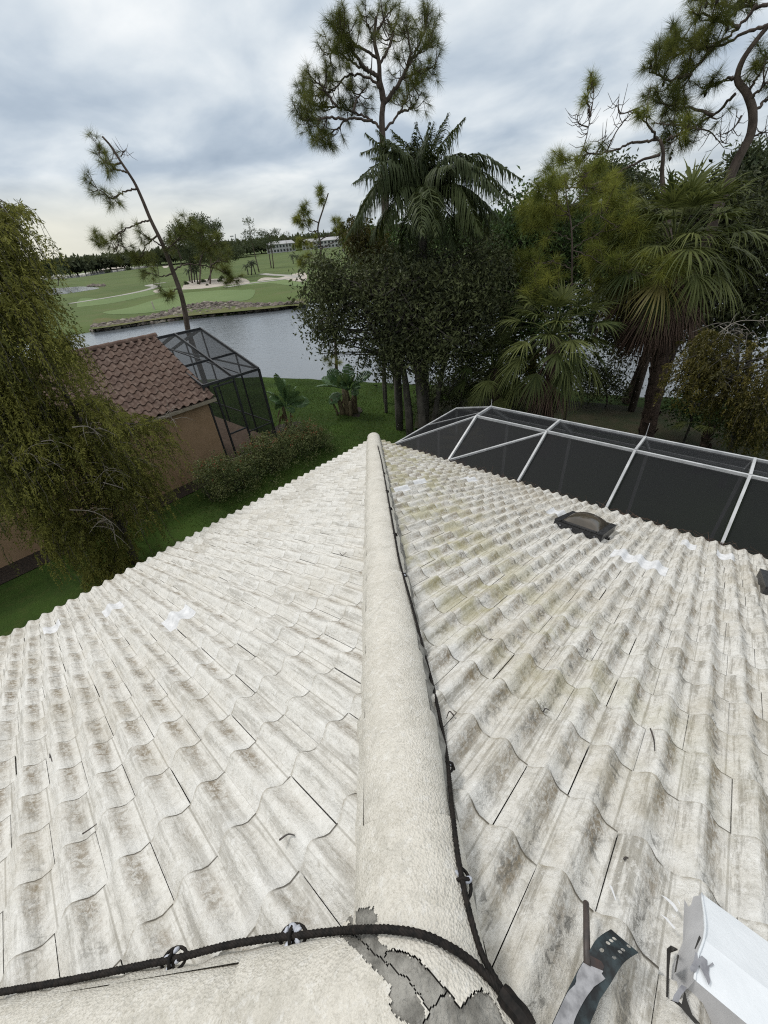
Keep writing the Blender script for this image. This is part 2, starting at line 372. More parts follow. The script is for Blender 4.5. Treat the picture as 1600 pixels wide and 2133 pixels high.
M['needle_y'] = foliage('young_pine_needles', (0.0810, 0.1107, 0.0243), (0.3335, 0.3407, 0.0725), 0.35, 0.6, 0.12)
M['weep'] = foliage('cypress_sprays', (0.0475, 0.0581, 0.0158), (0.2639, 0.2608, 0.0652), 0.3, 0.6, 0.1, nscale=1.6)
M['weep2'] = foliage('olive_sprays', (0.0391, 0.0391, 0.0103), (0.1313, 0.1100, 0.0225), 0.25)
M['broad'] = foliage('dark_leaves', (0.0235, 0.0305, 0.0164), (0.1195, 0.1355, 0.0558), 0.12, 0.55, 0.18)
M['broad2'] = foliage('deep_green_leaves', (0.0238, 0.0475, 0.0190), (0.1153, 0.1800, 0.0612), 0.15, 0.6, 0.12)
M['palm'] = foliage('palm_leaflets', (0.021, 0.034, 0.015), (0.085, 0.105, 0.040), 0.18, 0.55, 0.14)
M['sabal'] = foliage('fan_palm_blades', (0.0300, 0.0475, 0.0150), (0.1688, 0.1875, 0.0625), 0.25, 0.55, 0.15)
M['sabal_y'] = foliage('yellowing_blades', (0.085, 0.085, 0.025), (0.18, 0.155, 0.05), 0.25, 0.5)
M['deadfan'] = foliage('dead_palm_blades', (0.060, 0.038, 0.030), (0.19, 0.130, 0.100), 0.15, 0.8, 0.1)
M['banana'] = foliage('banana_leaf', (0.0416, 0.0945, 0.0378), (0.1255, 0.2127, 0.0910), 0.25, 0.4, 0.4)
M['hedge'] = foliage('hedge_leaves', (0.0540, 0.0855, 0.0315), (0.1989, 0.2106, 0.0819), 0.2, 0.5)
M['flower'] = foliage('red_flowers', (0.20, 0.05, 0.03), (0.32, 0.11, 0.06), 0.2, 0.6)
M['cycad'] = foliage('cycad_fronds', (0.0600, 0.0660, 0.0240), (0.1680, 0.1440, 0.0540), 0.2, 0.5)
M['fargreen'] = foliage('far_tree_leaves', (0.0300, 0.0465, 0.0225), (0.0900, 0.1125, 0.0510), 0.2, 0.6, nscale=0.15)
M['farpalm'] = foliage('far_palm_leaves', (0.020, 0.032, 0.018), (0.05, 0.065, 0.03), 0.2, 0.6, nscale=0.15)
M['grassblade'] = foliage('grass_blades', (0.0346, 0.0730, 0.0154), (0.1100, 0.1700, 0.0320), 0.25, 0.7, 0.1)
M['mulch'] = simple('dark_mulch', (0.012, 0.009, 0.007), (0.04, 0.028, 0.02), 18, 0.95, 0.8, 40, bdist=0.03)
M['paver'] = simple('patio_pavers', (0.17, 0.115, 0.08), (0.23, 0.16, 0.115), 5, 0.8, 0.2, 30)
M['sand'] = simple('bunker_sand', (0.36, 0.32, 0.27), (0.43, 0.39, 0.34), 0.4, 0.9)
M['path'] = simple('cart_path', (0.28, 0.27, 0.24), (0.34, 0.33, 0.30), 0.5, 0.9)
M['rock'] = simple('shore_rock', (0.060, 0.050, 0.043), (0.19, 0.16, 0.135), 0.9, 0.9, 0.4, 8)
M['rockpale'] = simple('pale_shore_rock', (0.22, 0.195, 0.155), (0.33, 0.30, 0.25), 1.2, 0.9)

# ------------------------------------------------------------------ setting: lake, lawn, golf course
def water_mat():
    m, nt, out = mat_nodes('lake_water'); t = NT(nt)
    p1 = t.pos((1.6, 1.6, 1), (0, 0, RAD(45)))
    mp = nt.nodes.new('ShaderNodeMapping'); mp.inputs['Scale'].default_value = (2.6, 0.9, 1); mp.inputs['Rotation'].default_value = (0, 0, RAD(-38))
    nt.links.new(t.pos(), mp.inputs[0])
    h = t.math('ADD', t.noise(mp.outputs[0], 1.7, 5, 0.6, 0.4), t.math('MULTIPLY', t.noise(p1, 0.15, 3), 0.8))
    b = t.bsdf(out, (0.135, 0.150, 0.165), 0.10, t.bump(h, 0.32, 0.10), spec=0.5)
    b.inputs['IOR'].default_value = 1.5
    return m
def grass_mat(name, c1, c2, c3, s1, s2):
    m, nt, out = mat_nodes(name); t = NT(nt); P = t.pos()
    c = t.mix(t.step(t.noise(P, s1, 4, 0.6), 0.35, 0.65), c1, c2)
    c = t.mix(t.math('MULTIPLY', t.step(t.noise(P, s2, 5, 0.7), 0.45, 0.75), 0.7), c, c3)
    t.bsdf(out, c, 0.9, t.bump(t.noise(P, s2*3, 5, 0.7), 0.8, 0.06), spec=0.1); return m
M['water'] = water_mat()
M['lawn'] = grass_mat('lawn_grass', (0.030, 0.056, 0.012), (0.046, 0.084, 0.016), (0.060, 0.074, 0.022), 0.5, 5.0)
M['golf'] = grass_mat('golf_grass', (0.072, 0.104, 0.033), (0.096, 0.130, 0.043), (0.118, 0.124, 0.054), 0.035, 0.22)
M['green'] = grass_mat('putting_green_grass', (0.120, 0.170, 0.070), (0.145, 0.195, 0.082), (0.125, 0.170, 0.066), 0.05, 0.3)
M['rough'] = grass_mat('dry_rough_grass', (0.115, 0.115, 0.045), (0.085, 0.105, 0.035), (0.14, 0.12, 0.06), 0.08, 0.4)
def polar_r(pts):                                        # shoreline points -> distance as a function of azimuth
    A = sorted((math.atan2(p[1]-CAM[1], p[0]-CAM[0]), math.hypot(p[0]-CAM[0], p[1]-CAM[1])) for p in pts)
    a = np.array([q[0] for q in A]); r = np.array([q[1] for q in A])
    return lambda th: np.interp(th, a, r)
near = [tuple(G(x, y, -5.75)[:2]) for x, y in ((545, 787), (580, 789), (640, 790), (700, 793), (780, 798), (860, 801), (1000, 808), (1180, 816), (1320, 828), (1450, 834), (1590, 838))]
near += [(12.2, 27.2), (7.0, 33.0), (-2.0, 37.0), (-18.0, 40.0), (-60.0, 30.0), (24, -6), (27, -20), (30, -50)]
NEAR_R = polar_r(near)
FARPX = [(-160, 745), (60, 712), (195, 691), (330, 673), (400, 664), (480, 656), (560, 646), (610, 639), (640, 632), (700, 622), (760, 611), (900, 598), (1100, 590), (1350, 575), (1700, 540)]
farp = [tuple(G(x, y, WZ)[:2]) for x, y in FARPX]; FAR_R = polar_r(farp)
lake = MB(); lake.grid([[(-900, -900, WZ), (900, -900, WZ)], [(-900, 900, WZ), (900, 900, WZ)]])
lake.build('lake', M['water'], kind='structure')
def lawn_h(r, R):
    t = np.clip(1-(R-r)/12.0, 0, 1); return GZ-0.42*t*t
mb = MB(); th = np.concatenate([np.linspace(-math.pi, -1.2, 30), np.linspace(-1.15, 2.4, 260), np.linspace(2.45, math.pi, 16)])
rr = np.where((th > -1.1) & (th < 2.6), NEAR_R(th), 60.0)
rng = np.random.default_rng(3); rr = rr+np.interp(th, np.linspace(-3.2, 3.2, 260), rng.normal(0, 0.10, 260))
fr = np.concatenate([np.linspace(0.02, 0.9, 24), [0.94, 0.97, 0.985, 1.0]])
P = np.zeros((len(fr)+2, len(th), 3))
for i, f in enumerate(fr):
    r = rr*f; P[i] = np.stack([CAM[0]+r*np.cos(th), CAM[1]+r*np.sin(th), lawn_h(r, rr)], 1)
for k, (dr, z) in enumerate(((0.10, WZ+0.28), (0.45, WZ-0.5))):
    r = rr+dr; P[len(fr)+k] = np.stack([CAM[0]+r*np.cos(th), CAM[1]+r*np.sin(th), np.full(len(th), z)], 1)
mb.grid(P); mb.build('lawn', M['lawn'], smooth=True, kind='structure')
FZ = -5.75
mb = MB(); th = np.linspace(-0.9, 2.6, 420); r0 = FAR_R(th); rows = []
for dr, z in ((-1.2, WZ-0.5), (0, WZ), (0.8, WZ+0.18), (1.8, FZ-0.15), (3.0, FZ), (8, FZ), (20, FZ), (45, FZ), (90, FZ), (180, FZ), (400, FZ), (900, FZ), (2500, FZ), (7000, FZ)):
    r = r0+dr; rows.append(np.stack([CAM[0]+r*np.cos(th), CAM[1]+r*np.sin(th), np.full(len(th), z)], 1))
mb.grid(np.array(rows)); mb.build('golf_course', M['golf'], smooth=True, kind='structure')
def sheet(name, px, mat, lift, z=FZ, kind='structure', thick=0.0):
    pts = spline(np.array([(*q, 0) for q in px+[px[0]]], float), 6*len(px))[:-1]
    P3 = np.array([G(q[0], q[1], z+lift) for q in pts]); n = len(P3)
    mb = MB(); mb.add(P3, [tuple(range(n))]); o = mb.build(name, mat, kind=kind); return o
sheet('putting_green', [(235, 655), (300, 652), (380, 640), (460, 628), (530, 613), (532, 607), (500, 604), (420, 607), (370, 612), (330, 622), (270, 640), (215, 652)], M['green'], 0.03)
sheet('fairway', [(160, 640), (230, 632), (330, 612), (395, 604), (480, 597), (560, 590), (640, 585), (640, 575), (560, 583), (470, 590), (380, 596), (300, 606), (220, 622), (160, 630)], M['green'], 0.02)
sheet('rough_strip', [(190, 686), (260, 676), (330, 665), (420, 655), (520, 646), (600, 637), (640, 629), (640, 622), (600, 630), (520, 637), (420, 646), (330, 655), (260, 664), (190, 674)], M['rough'], 0.015)
sheet('sand_bed', [(378, 603), (420, 601), (480, 593), (520, 586), (512, 581), (470, 580), (420, 583), (385, 590)], M['sand'], 0.05)
sheet('sand_bunker', [(318, 606), (332, 603), (334, 607), (322, 609)], M['sand'], 0.05)
sheet('sand_bunker', [(535, 586), (580, 581), (640, 577), (640, 575.5), (580, 578.5), (538, 583)], M['sand'], 0.055)
sheet('sand_bunker', [(200, 560), (260, 553), (270, 554), (212, 563)], M['sand'], 0.05)
sheet('sand_bunker', [(338, 554), (352, 553), (350, 556), (340, 557)], M['sand'], 0.05)
sheet('sand_bunker', [(735, 577), (770, 562), (800, 560), (800, 572), (760, 580)], M['sand'], 0.05)
def strip(name, px, w, mat, lift):
    C3 = spline(np.array([G(x, y, FZ+lift) for x, y in px]), 6*len(px)); T = unit(np.gradient(C3, axis=0)); Nn = np.stack([-T[:, 1], T[:, 0], T[:, 2]*0], 1)
    mb = MB(); mb.grid(np.stack([C3-Nn*w/2, C3+Nn*w/2], 0)); return mb.build(name, mat, kind='structure')
strip('cart_path', [(145, 632), (210, 622), (240, 617), (300, 605), (325, 597), (318, 592), (345, 588)], 2.4, M['path'], 0.04)
strip('cart_path', [(470, 598), (520, 590), (585, 582), (620, 577), (600, 574), (565, 572), (545, 570)], 2.6, M['path'], 0.06)
sheet('pond', [(-40, 620), (60, 615), (135, 612), (175, 606), (208, 600), (180, 597), (120, 600), (0, 606)], M['water'], 0.035)
sheet('long_pond', [(90, 583), (160, 578), (230, 568), (295, 559), (330, 554), (290, 555), (220, 562), (150, 572), (80, 577)], M['water'], 0.035)

def rock_mb(mb, c, s, rng, mi=0):
    ico = np.array([(0, 0, 1), (.89, 0, .45), (.28, .85, .45), (-.72, .53, .45), (-.72, -.53, .45), (.28, -.85, .45), (.72, .53, -.45), (-.28, .85, -.45), (-.89, 0, -.45), (-.28, -.85, -.45), (.72, -.53, -.45), (0, 0, -1)])
    F = np.array([(0, 1, 2), (0, 2, 3), (0, 3, 4), (0, 4, 5), (0, 5, 1), (1, 6, 2), (2, 7, 3), (3, 8, 4), (4, 9, 5), (5, 10, 1), (6, 7, 2), (7, 8, 3), (8, 9, 4), (9, 10, 5), (10, 6, 1), (11, 7, 6), (11, 8, 7), (11, 9, 8), (11, 10, 9), (11, 6, 10)])
    V = ico*(1+rng.uniform(-.25, .25, (12, 1)))*np.array((s*rng.uniform(.8, 1.4), s*rng.uniform(.7, 1.2), s*rng.uniform(.5, .8)))
    a = rng.uniform(0, 6.28); ca, sa = math.cos(a), math.sin(a); V = V@np.array(((ca, sa, 0), (-sa, ca, 0), (0, 0, 1)))
    mb.add(V+c, F, mi=mi)
rng = np.random.default_rng(11)
mb = MB(); lo = spline(np.array([(*q, 0) for q in [(195, 691), (330, 673), (400, 664), (480, 656), (560, 646), (600, 640), (625, 635)]], float), 200)
hi = spline(np.array([(*q, 0) for q in [(195, 680), (290, 664), (335, 655), (400, 636), (480, 632), (560, 635), (600, 634), (625, 632)]], float), 200)
for k in range(1500):
    i = rng.integers(0, 200); f = rng.uniform(0, 1)
    pl = G(lo[i, 0], lo[i, 1], WZ); ph = G(hi[i, 0], hi[i, 1], FZ); c = pl+(ph-pl)*f; c[2] = WZ+0.1+0.45*f+rng.uniform(-.05, .1)
    rock_mb(mb, c+np.array((rng.uniform(-.4, .4), rng.uniform(-.4, .4), 0)), rng.uniform(.18, .46), rng, 1 if (0.06 < f < 0.17 or rng.random() < .06) else 0)
mb.build('shore_rocks', [M['rock'], M['rockpale']], kind='stuff', label='grey and tan riprap boulders lining the far lake shore', category='rocks')
mb = MB()
for k in range(70):
    c = G(rng.uniform(188, 216), 0, FZ) if False else G(rng.uniform(186, 218), rng.uniform(594.5, 597), FZ); rock_mb(mb, c, rng.uniform(.4, .9), rng)
mb.build('pond_rocks', [M['rock']], kind='stuff', label='dark rocks beside the small pond on the golf course', category='rocks')

# ------------------------------------------------------------------ the tiled roof under the camera
PHI = math.atan(SL); CP, SP = math.cos(PHI), math.sin(PHI)
TW = 0.0535*LE; EXH = 0.0498*LE; EX = EXH/CP             # tile cover width, course exposure (plan, slope)
def wave(u):                                             # two rolls per tile; u in wave periods
    f = u-np.floor(u); b = np.where(f < 0.78, 0.5-0.5*np.cos(2*math.pi*f/0.78), 0.0); return b**0.9
WH, LIFT = 0.044, 0.039
def tile_arrays(w, ln, lap, nseg, nrolls, hgt, thick, gap=0.0024, flat=0.78):
    u = np.linspace(0, nrolls, nseg*nrolls+1)
    x = gap/2+u/nrolls*(w-gap); zt = hgt*wave(np.minimum(u, nrolls-1e-6) if True else u)-hgt*0.45
    rows = []; uv = []
    for y in (-lap, ln*0.5, ln-0.012, ln):
        lift = LIFT*(y+lap)/(ln+lap); drop = 0.004 if y == ln else 0
        rows.append(np.stack([x, np.full_like(x, y), zt+lift-drop], 1)); uv.append(np.stack([u, np.full_like(u, y/ln)], 1))
    V = np.concatenate(rows); U = np.concatenate(uv); n = len(x); F = []
    for r in range(3):
        for i in range(n-1): F.append((r*n+i, r*n+i+1, (r+1)*n+i+1, (r+1)*n+i)[::-1])
    top = np.stack([x, np.full_like(x, ln), zt+LIFT-0.004], 1); bot = top-np.array((0, 0.004, thick)); k = len(V)
    V = np.concatenate([V, top, bot]); U = np.concatenate([U, uv[-1], uv[-1]])
    for i in range(n-1): F.append((k+i, k+i+1, k+n+i+1, k+n+i)[::-1])
    # closed side edge so the joint is a real step
    for e in (0, n-1):
        k2 = len(V); ys = (-lap, ln)
        q = np.array([rows[0][e], rows[3][e], rows[3][e]-(0, 0, thick), rows[0][e]-(0, 0, thick)]); V = np.concatenate([V, q]); U = np.concatenate([U, np.full((4, 2), u[e]+0.9)])
        F.append((k2, k2+1, k2+2, k2+3) if e else (k2+3, k2+2, k2+1, k2))
    return V, np.array(F), U
TV, TF, TU = tile_arrays(TW, EX, 0.05, 9, 2, WH, 0.030)
TV2, TF2, TU2 = tile_arrays(TW, EX, 0.05, 6, 2, WH, 0.030)
house = thing('white_roofed_house', 'white painted concrete tile hip roof that fills the foreground', 'house', (0, 0, GZ))
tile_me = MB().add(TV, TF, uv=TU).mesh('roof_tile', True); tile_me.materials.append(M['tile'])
FACES = {'R': (np.array((0, -1, 0)), np.array((CP, 0, -SP)), np.array((SP, 0, CP))),
         'L': (np.array((1, 0, 0)), np.array((0, CP, -SP)), np.array((0, SP, CP))),
         'B': (np.array((0, 1, 0)), np.array((-CP, 0, -SP)), np.array((-SP, 0, CP)))}
def clip_val(face, P):
    x, y = P[..., 0], P[..., 1]
    if face == 'R': return np.minimum(x-y, x-A0)
    if face == 'L': return np.minimum(y-x, y+x-2*A0)
    return np.minimum(2*A0-x-y, A0-x)
rng = np.random.default_rng(5); tiles = []
for face, (X, Y, Z) in FACES.items():
    for k in range(21):
        run = LE*(1.006 if face == 'L' else 1.004)-EXH*k                                    # plan run of the lower edge
        if run < 0.1: continue
        top = Y*((run-EXH)/CP)
        if face == 'R': off = (-0.030 if (k % 2) else -0.0045)*LE; us = [(-off)+TW*j for j in range(-22, 17)]; keep = lambda u: -run-0.4 < u < 4.6
        elif face == 'L': off = (0.0055 if (k % 2 == 0) else -0.0215)*LE; us = [off+TW*j for j in range(-22, 22)]; keep = lambda u: -min(run, 4.8)-0.4 < u < run+0.4
        else: off = 0.1+(0.5*TW if k % 2 else 0); us = [off+TW*j for j in range(-12, 9)]; keep = lambda u: u < run+0.4 and run < 2.4
        for u in us:
            if not keep(u): continue
            o = top+X*u+(np.array((2*A0, 0, 0)) if face == 'B' else 0)+Z*rng.normal(0, 0.0016)+X*rng.normal(0, 0.0012)+Y*rng.normal(0, 0.003)
            c = o+X*TW/2+Y*EX/2
            # leave out what the skylights and the curb replace
            if face == 'R' and (4.10 < c[0] < 4.78 and 0.52 < c[1] < 1.03 or 4.3 < c[0] < 4.85 and -1.5 < c[1] < -1.14): continue
            a = rng.normal(0, 0.0028); X2 = X*math.cos(a)+Y*math.sin(a); Y2 = -X*math.sin(a)+Y*math.cos(a)
            R3 = np.stack([X2, Y2, Z], 1); Vw = TV@R3.T+o
            cv = clip_val(face, Vw)
            if cv.max() < 0.01: continue
            px, py, w = pix(c); vis = w > 0.1 and -120 < px < 1720 and -50 < py < 2250
            tiles.append((0 if vis else 1, float(np.linalg.norm(c-CAM)), face, R3, o, bool(cv.min() < 0)))
tiles.sort(key=lambda t: (t[0], t[1]))
def clip_bm(me_or_bm, face):
    for cond in {'R': [((-1, 1, 0), ''), ((-1, 0, 0), '')], 'L': [((1, -1, 0), ''), ((-1, -1, 0), '')], 'B': [((1, 1, 0), ''), ((1, 0, 0), '')]}[face]:
        n = Vector(cond[0]).normalized()
        bmesh.ops.bisect_plane(me_or_bm, geom=me_or_bm.verts[:]+me_or_bm.edges[:]+me_or_bm.faces[:], plane_co=tuple(AP), plane_no=n, clear_outer=True)
stuff = MB(); stuff_clip = {'R': MB(), 'L': MB(), 'B': MB()}
for i, (nv, d, face, R3, o, clip) in enumerate(tiles):
    ridge = False
    if i < 300:
        Mx = Matrix(((*R3[0], o[0]), (*R3[1], o[1]), (*R3[2], o[2]), (0, 0, 0, 1)))
        if clip and not ridge:
            me = MB().add(TV@R3.T+o, TF, uv=TU).mesh('roof_tile', True); bm = bmesh.new(); bm.from_mesh(me); clip_bm(bm, face)
            if face != 'L' : pass
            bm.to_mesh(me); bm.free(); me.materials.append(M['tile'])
            if len(me.polygons): link('roof_tile', me, house)
        else: link('roof_tile', tile_me, house, M=Mx)
    else:
        tgt = stuff_clip[face] if (clip and not ridge) else stuff
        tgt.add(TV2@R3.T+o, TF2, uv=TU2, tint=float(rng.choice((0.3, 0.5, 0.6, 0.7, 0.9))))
bmj = bmesh.new()
for face, b in stuff_clip.items():
    if not b.n: continue
    me = b.mesh('tmp', True); bm = bmesh.new(); bm.from_mesh(me); clip_bm(bm, face); bm.to_mesh(me); bm.free(); bmj.from_mesh(me); bpy.data.meshes.remove(me)
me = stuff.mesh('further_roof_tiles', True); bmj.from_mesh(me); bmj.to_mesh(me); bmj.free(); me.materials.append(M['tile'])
link('further_roof_tiles', me, house, kind='stuff')
# deck under the tiles, fascia, walls
mb = MB(); e = LE-0.06; dz = -0.075
def rp(x, y): return (x, y, roof_z(x, y)+dz)
mb.add([rp(A0, A0), rp(e, e), rp(2*A0-e, e)], [(0, 1, 2)]); mb.add([rp(A0, A0), rp(A0, -5), rp(e, -5), rp(e, e)], [(0, 1, 2, 3)]); mb.add([rp(A0, A0), rp(2*A0-e, e), rp(2*A0-e, -5), rp(A0, -5)], [(0, 1, 2, 3)])
mb.build('roof_deck', M['under'], house)
ez = -SL*LE
mb = MB()
mb.box((0, LE-0.10, ez-0.14), (2*LE-0.16, 0.03, 0.2)); mb.box((LE-0.10, 0.5, ez-0.14), (0.03, LE*2-1.2, 0.2)); mb.build('fascia', M['fascia'], house)
mb = MB(); mb.box((0.0, 0.3, (ez-0.24+GZ-0.1)/2), (2*LE-1.2, 10.6, ez-0.24-GZ+0.1)); mb.build('wall', M['stucco'], house)
mb = MB(); mb.add([(-LE+.1, LE-.1, ez-.235), (LE-.1, LE-.1, ez-.235), (LE-.1, -5, ez-.235), (-LE+.1, -5, ez-.235)], [(0, 1, 2, 3)]); mb.build('soffit', M['fascia'], house)

# hip caps: forward hip (1,1), left hip (-1,1), ridge (0,-1)
CW, CH = 0.150, 0.122
def cap_mesh(L, taper=0.94, n=14, nl=5):
    mb = MB(); a = np.linspace(-0.10, math.pi+0.10, n+1); rows = []
    ts = np.linspace(0, 1, nl)
    for t in ts:
        f = taper+(1-taper)*t; rows.append(np.stack([-np.cos(a)*CW*f, np.full(n+1, t*L), np.sin(a)*CH*f+0.004*t], 1))
    mb.grid(np.array(rows)[:, ::-1])
    o = rows[-1]; inn = o*np.array((0.9, 1, 0.88)); mb.grid(np.stack([o, inn], 0)[:, ::-1]); return mb
hipdir = {'F': unit((1, 1, -SL)), 'W': unit((-1, 1, -SL)), 'S': np.array((0., -1., 0.))}
capL = 0.385; capmb = cap_mesh(capL+0.05); cap_me = capmb.mesh('hip_cap', True); cap_me.materials.append(M['cap'])
for key, d in hipdir.items():
    n = {'F': 25, 'W': 6, 'S': 5}[key]; side = unit(np.cross(d, (0, 0, 1))); nrm = np.cross(side, d)
    for k in range(n):
        t0 = 0.34+k*(capL-0.003) if key == 'F' else 0.42+k*capL
        L0 = (LE-A0)*math.sqrt(2+SL*SL)
        if key == 'F' and t0+capL > L0+0.12: break
        o = AP+d*t0+nrm*(0.018+rng.normal(0, 0.002)); j = rng.normal(0, 0.004)
        X = side*math.cos(j)+d*math.sin(j); Y = d*math.cos(j)-side*math.sin(j)
        R3 = np.stack([X, Y, nrm], 1); Mx = Matrix(((*R3[0], o[0]), (*R3[1], o[1]), (*R3[2], o[2]), (0, 0, 0, 1)))
        link('hip_cap', cap_me, house, M=Mx)
    # end plug of the lowest cap
d = hipdir['F']; side = unit(np.cross(d, (0, 0, 1))); nrm = np.cross(side, d)
a = np.linspace(0, math.pi, 13); c0 = d*(LE*math.sqrt(2+SL*SL)-0.02)+nrm*0.018
# mortar bedding along both sides of the caps
for key, d in hipdir.items():
    side = unit(np.cross(d, (0, 0, 1))); nrm = np.cross(side, d); L0 = {'F': (LE-A0)*math.sqrt(2+SL*SL)-0.05, 'W': 2.4, 'S': 2.0}[key]
    for sgn in (-1, 1):
        t = np.arange(0.12, L0, 0.05); n = len(t); w0 = np.where(t < 1.2, 1.0, 1.0); j = rng.normal(0, 0.006, n)
        a_ = AP+d*t[:, None]+side*sgn*(CW*0.90)+nrm*0.062
        b_ = AP+d*t[:, None]+side*sgn*(CW*1.02+0.006+j)[:, None]+nrm*0.016
        c_ = AP+d*t[:, None]+side*sgn*(CW*1.04+0.02+j)[:, None]-nrm*0.12
        mb = MB(); mb.grid(np.stack([a_, b_, c_], 0)); mb.build('mortar_bed', M['mortar'] if (key == 'F' and sgn > 0) else M['cap'], house, smooth=True)
# apex: lumpy mortar junction, paint flaked off part of it
def apex_h(x, y):
    x, y = x-A0, y-A0; zs = []
    for key, (dx, dy, sl) in {'F': (0.70711, 0.70711, SL*0.70711), 'W': (-0.70711, 0.70711, SL*0.70711), 'S': (0., -1., 0.)}.items():
        t = x*dx+y*dy; q = abs(-x*dy+y*dx)
        tt = max(t, 0.0); q = math.hypot(q, min(t, 0.0))
        zs.append(-sl*tt+0.016+(CH+0.006)*math.sqrt(max(0.0, 1-(q/(CW+0.008))**2)) if q < CW+0.008 else -9)
    z = max(zs); fil = -SL*max(x, y, -x)-0.03+0.115*math.exp(-((x/0.20)**2+((y-0.10)/0.20)**2))
    k = 0.018; m = max(z, fil); return m+k*math.log(math.exp((z-m)/k)+math.exp((fil-m)/k))-k*0.3-SL*A0
ZP = lambda q: (q[0]/3.5556+680, q[1]/3.5556+1850)
BARE = [ZP(q) for q in [(215, 190), (240, 150), (310, 140), (355, 155), (375, 215), (362, 280), (385, 335), (390, 395), (455, 455), (525, 460), (600, 485), (660, 515), (720, 570), (780, 630), (830, 690), (885, 740), (910, 775), (960, 840), (995, 885), (1030, 840), (1110, 775), (1150, 745), (1200, 800), (1250, 850), (1330, 1006), (1330, 1100), (640, 1100), (620, 1006), (540, 970), (515, 935), (480, 890), (460, 810), (480, 705), (440, 690), (385, 640), (340, 590), (290, 535), (235, 480), (190, 440), (150, 395), (90, 360), (50, 365), (150, 300), (180, 230), (130, 240), (155, 205)]]
FLAKE = [ZP(q) for q in [(655, 750), (690, 800), (720, 850), (775, 930), (735, 985), (728, 900), (690, 830)]]
CRACKS = [[ZP(q) for q in c] for c in ([(140, 335), (210, 350), (270, 395), (330, 460), (420, 530), (490, 590), (580, 650), (650, 730), (710, 820), (765, 905)], [(765, 900), (830, 820), (910, 765)], [(455, 455), (540, 462), (660, 510), (720, 570), (780, 630), (890, 745), (995, 885)], [(995, 885), (1060, 810), (1155, 745)], [(765, 930), (720, 1000)], [(430, 515), (455, 460)])]
def to_xy(poly): return [on_roof(x, y, 0, apex_h)[:2] for x, y in poly]
def jag(poly, amp, sub, rng, closed=True):
    out = []; n = len(poly)
    for i in range(n if closed else n-1):
        a = np.array(poly[i]); b = np.array(poly[(i+1) % n])
        for k in range(sub): out.append(a+(b-a)*k/sub+(rng.normal(0, amp, 2) if k else 0))
    if not closed: out.append(np.array(poly[-1]))
    return out
bare_xy = jag(to_xy(BARE), 0.0022, 5, rng); flake_xy = to_xy(FLAKE); crack_xy = [jag(to_xy(c), 0.0016, 4, rng, False) for c in CRACKS]
g = 0.0029; xs = np.arange(A0-0.48, A0+0.46, g); ys = np.arange(A0-0.34, A0+0.46, g)
H = np.array([[apex_h(x, y) for x in xs] for y in ys])
XX, YY = np.meshgrid(xs, ys); rf = -SL*np.maximum(np.maximum(XX, YY), 2*A0-XX)
ccx, ccy = XX[:-1, :-1]+g/2, YY[:-1, :-1]+g/2
def inpoly_np(X, Y, poly):
    r = np.zeros(X.shape, bool); q = np.array(poly)
    for (x1, y1), (x2, y2) in zip(q, np.roll(q, 1, axis=0)):
        if y1 == y2: continue
        r ^= ((y1 > Y) != (y2 > Y)) & (X < (x2-x1)*(Y-y1)/(y2-y1)+x1)
    return r
bare = inpoly_np(ccx, ccy, bare_xy) & ~inpoly_np(ccx, ccy, flake_xy)
tF = np.maximum((ccx+ccy)*0.7071, 0); tW = np.maximum((-ccx+ccy)*0.7071, 0)
okc = ((H-rf)[:-1, :-1] > 0.02) & (ccx+ccy-2*A0 < 0.54) & (-ccx+ccy < 0.64) & (ccy > A0-0.33)
crk = np.full(ccx.shape, 9.0)
for c in crack_xy:
    for a, b in zip(c[:-1], c[1:]):
        ab = b-a; L2 = ab@ab+1e-12; t = np.clip(((ccx-a[0])*ab[0]+(ccy-a[1])*ab[1])/L2, 0, 1)
        crk = np.minimum(crk, np.hypot(ccx-a[0]-t*ab[0], ccy-a[1]-t*ab[1]))
crk = crk*1.15; rngA = np.random.default_rng(8); bumpn = rngA.normal(0, 0.0004, H.shape)
idx = np.arange(H.size).reshape(H.shape)
quad = np.stack([idx[:-1, :-1], idx[:-1, 1:], idx[1:, 1:], idx[1:, :-1]], -1)
rel = sum(amp*np.sin(XX*fx+ph)*np.sin(YY*fy+ph*1.7) for amp, fx, fy, ph in ((0.0016, 95, 120, .3), (0.0011, 190, 160, 1.1), (0.0009, 310, 270, 2.3)))
Vb = np.stack([XX, YY, H+bumpn*2+rel-0.006], -1).reshape(-1, 3); Vp = np.stack([XX, YY, H+bumpn*0.6], -1).reshape(-1, 3)
mm = MB(); mm.add(Vb, quad[okc & (crk > 0.0016)]); mm.add(Vb-np.array((0, 0, 0.010)), quad[okc & (crk < 0.005)], mi=1)
mm.build('apex_mortar', [M['mortar'], M['crack']], house, smooth=True, label='bare grey cracked mortar where the paint has flaked away')
mp = MB(); mp.add(Vp, quad[okc & ~bare & (crk > 0.0016)]); paint = mp.build('flaking_paint', M['cap'], house, smooth=True)
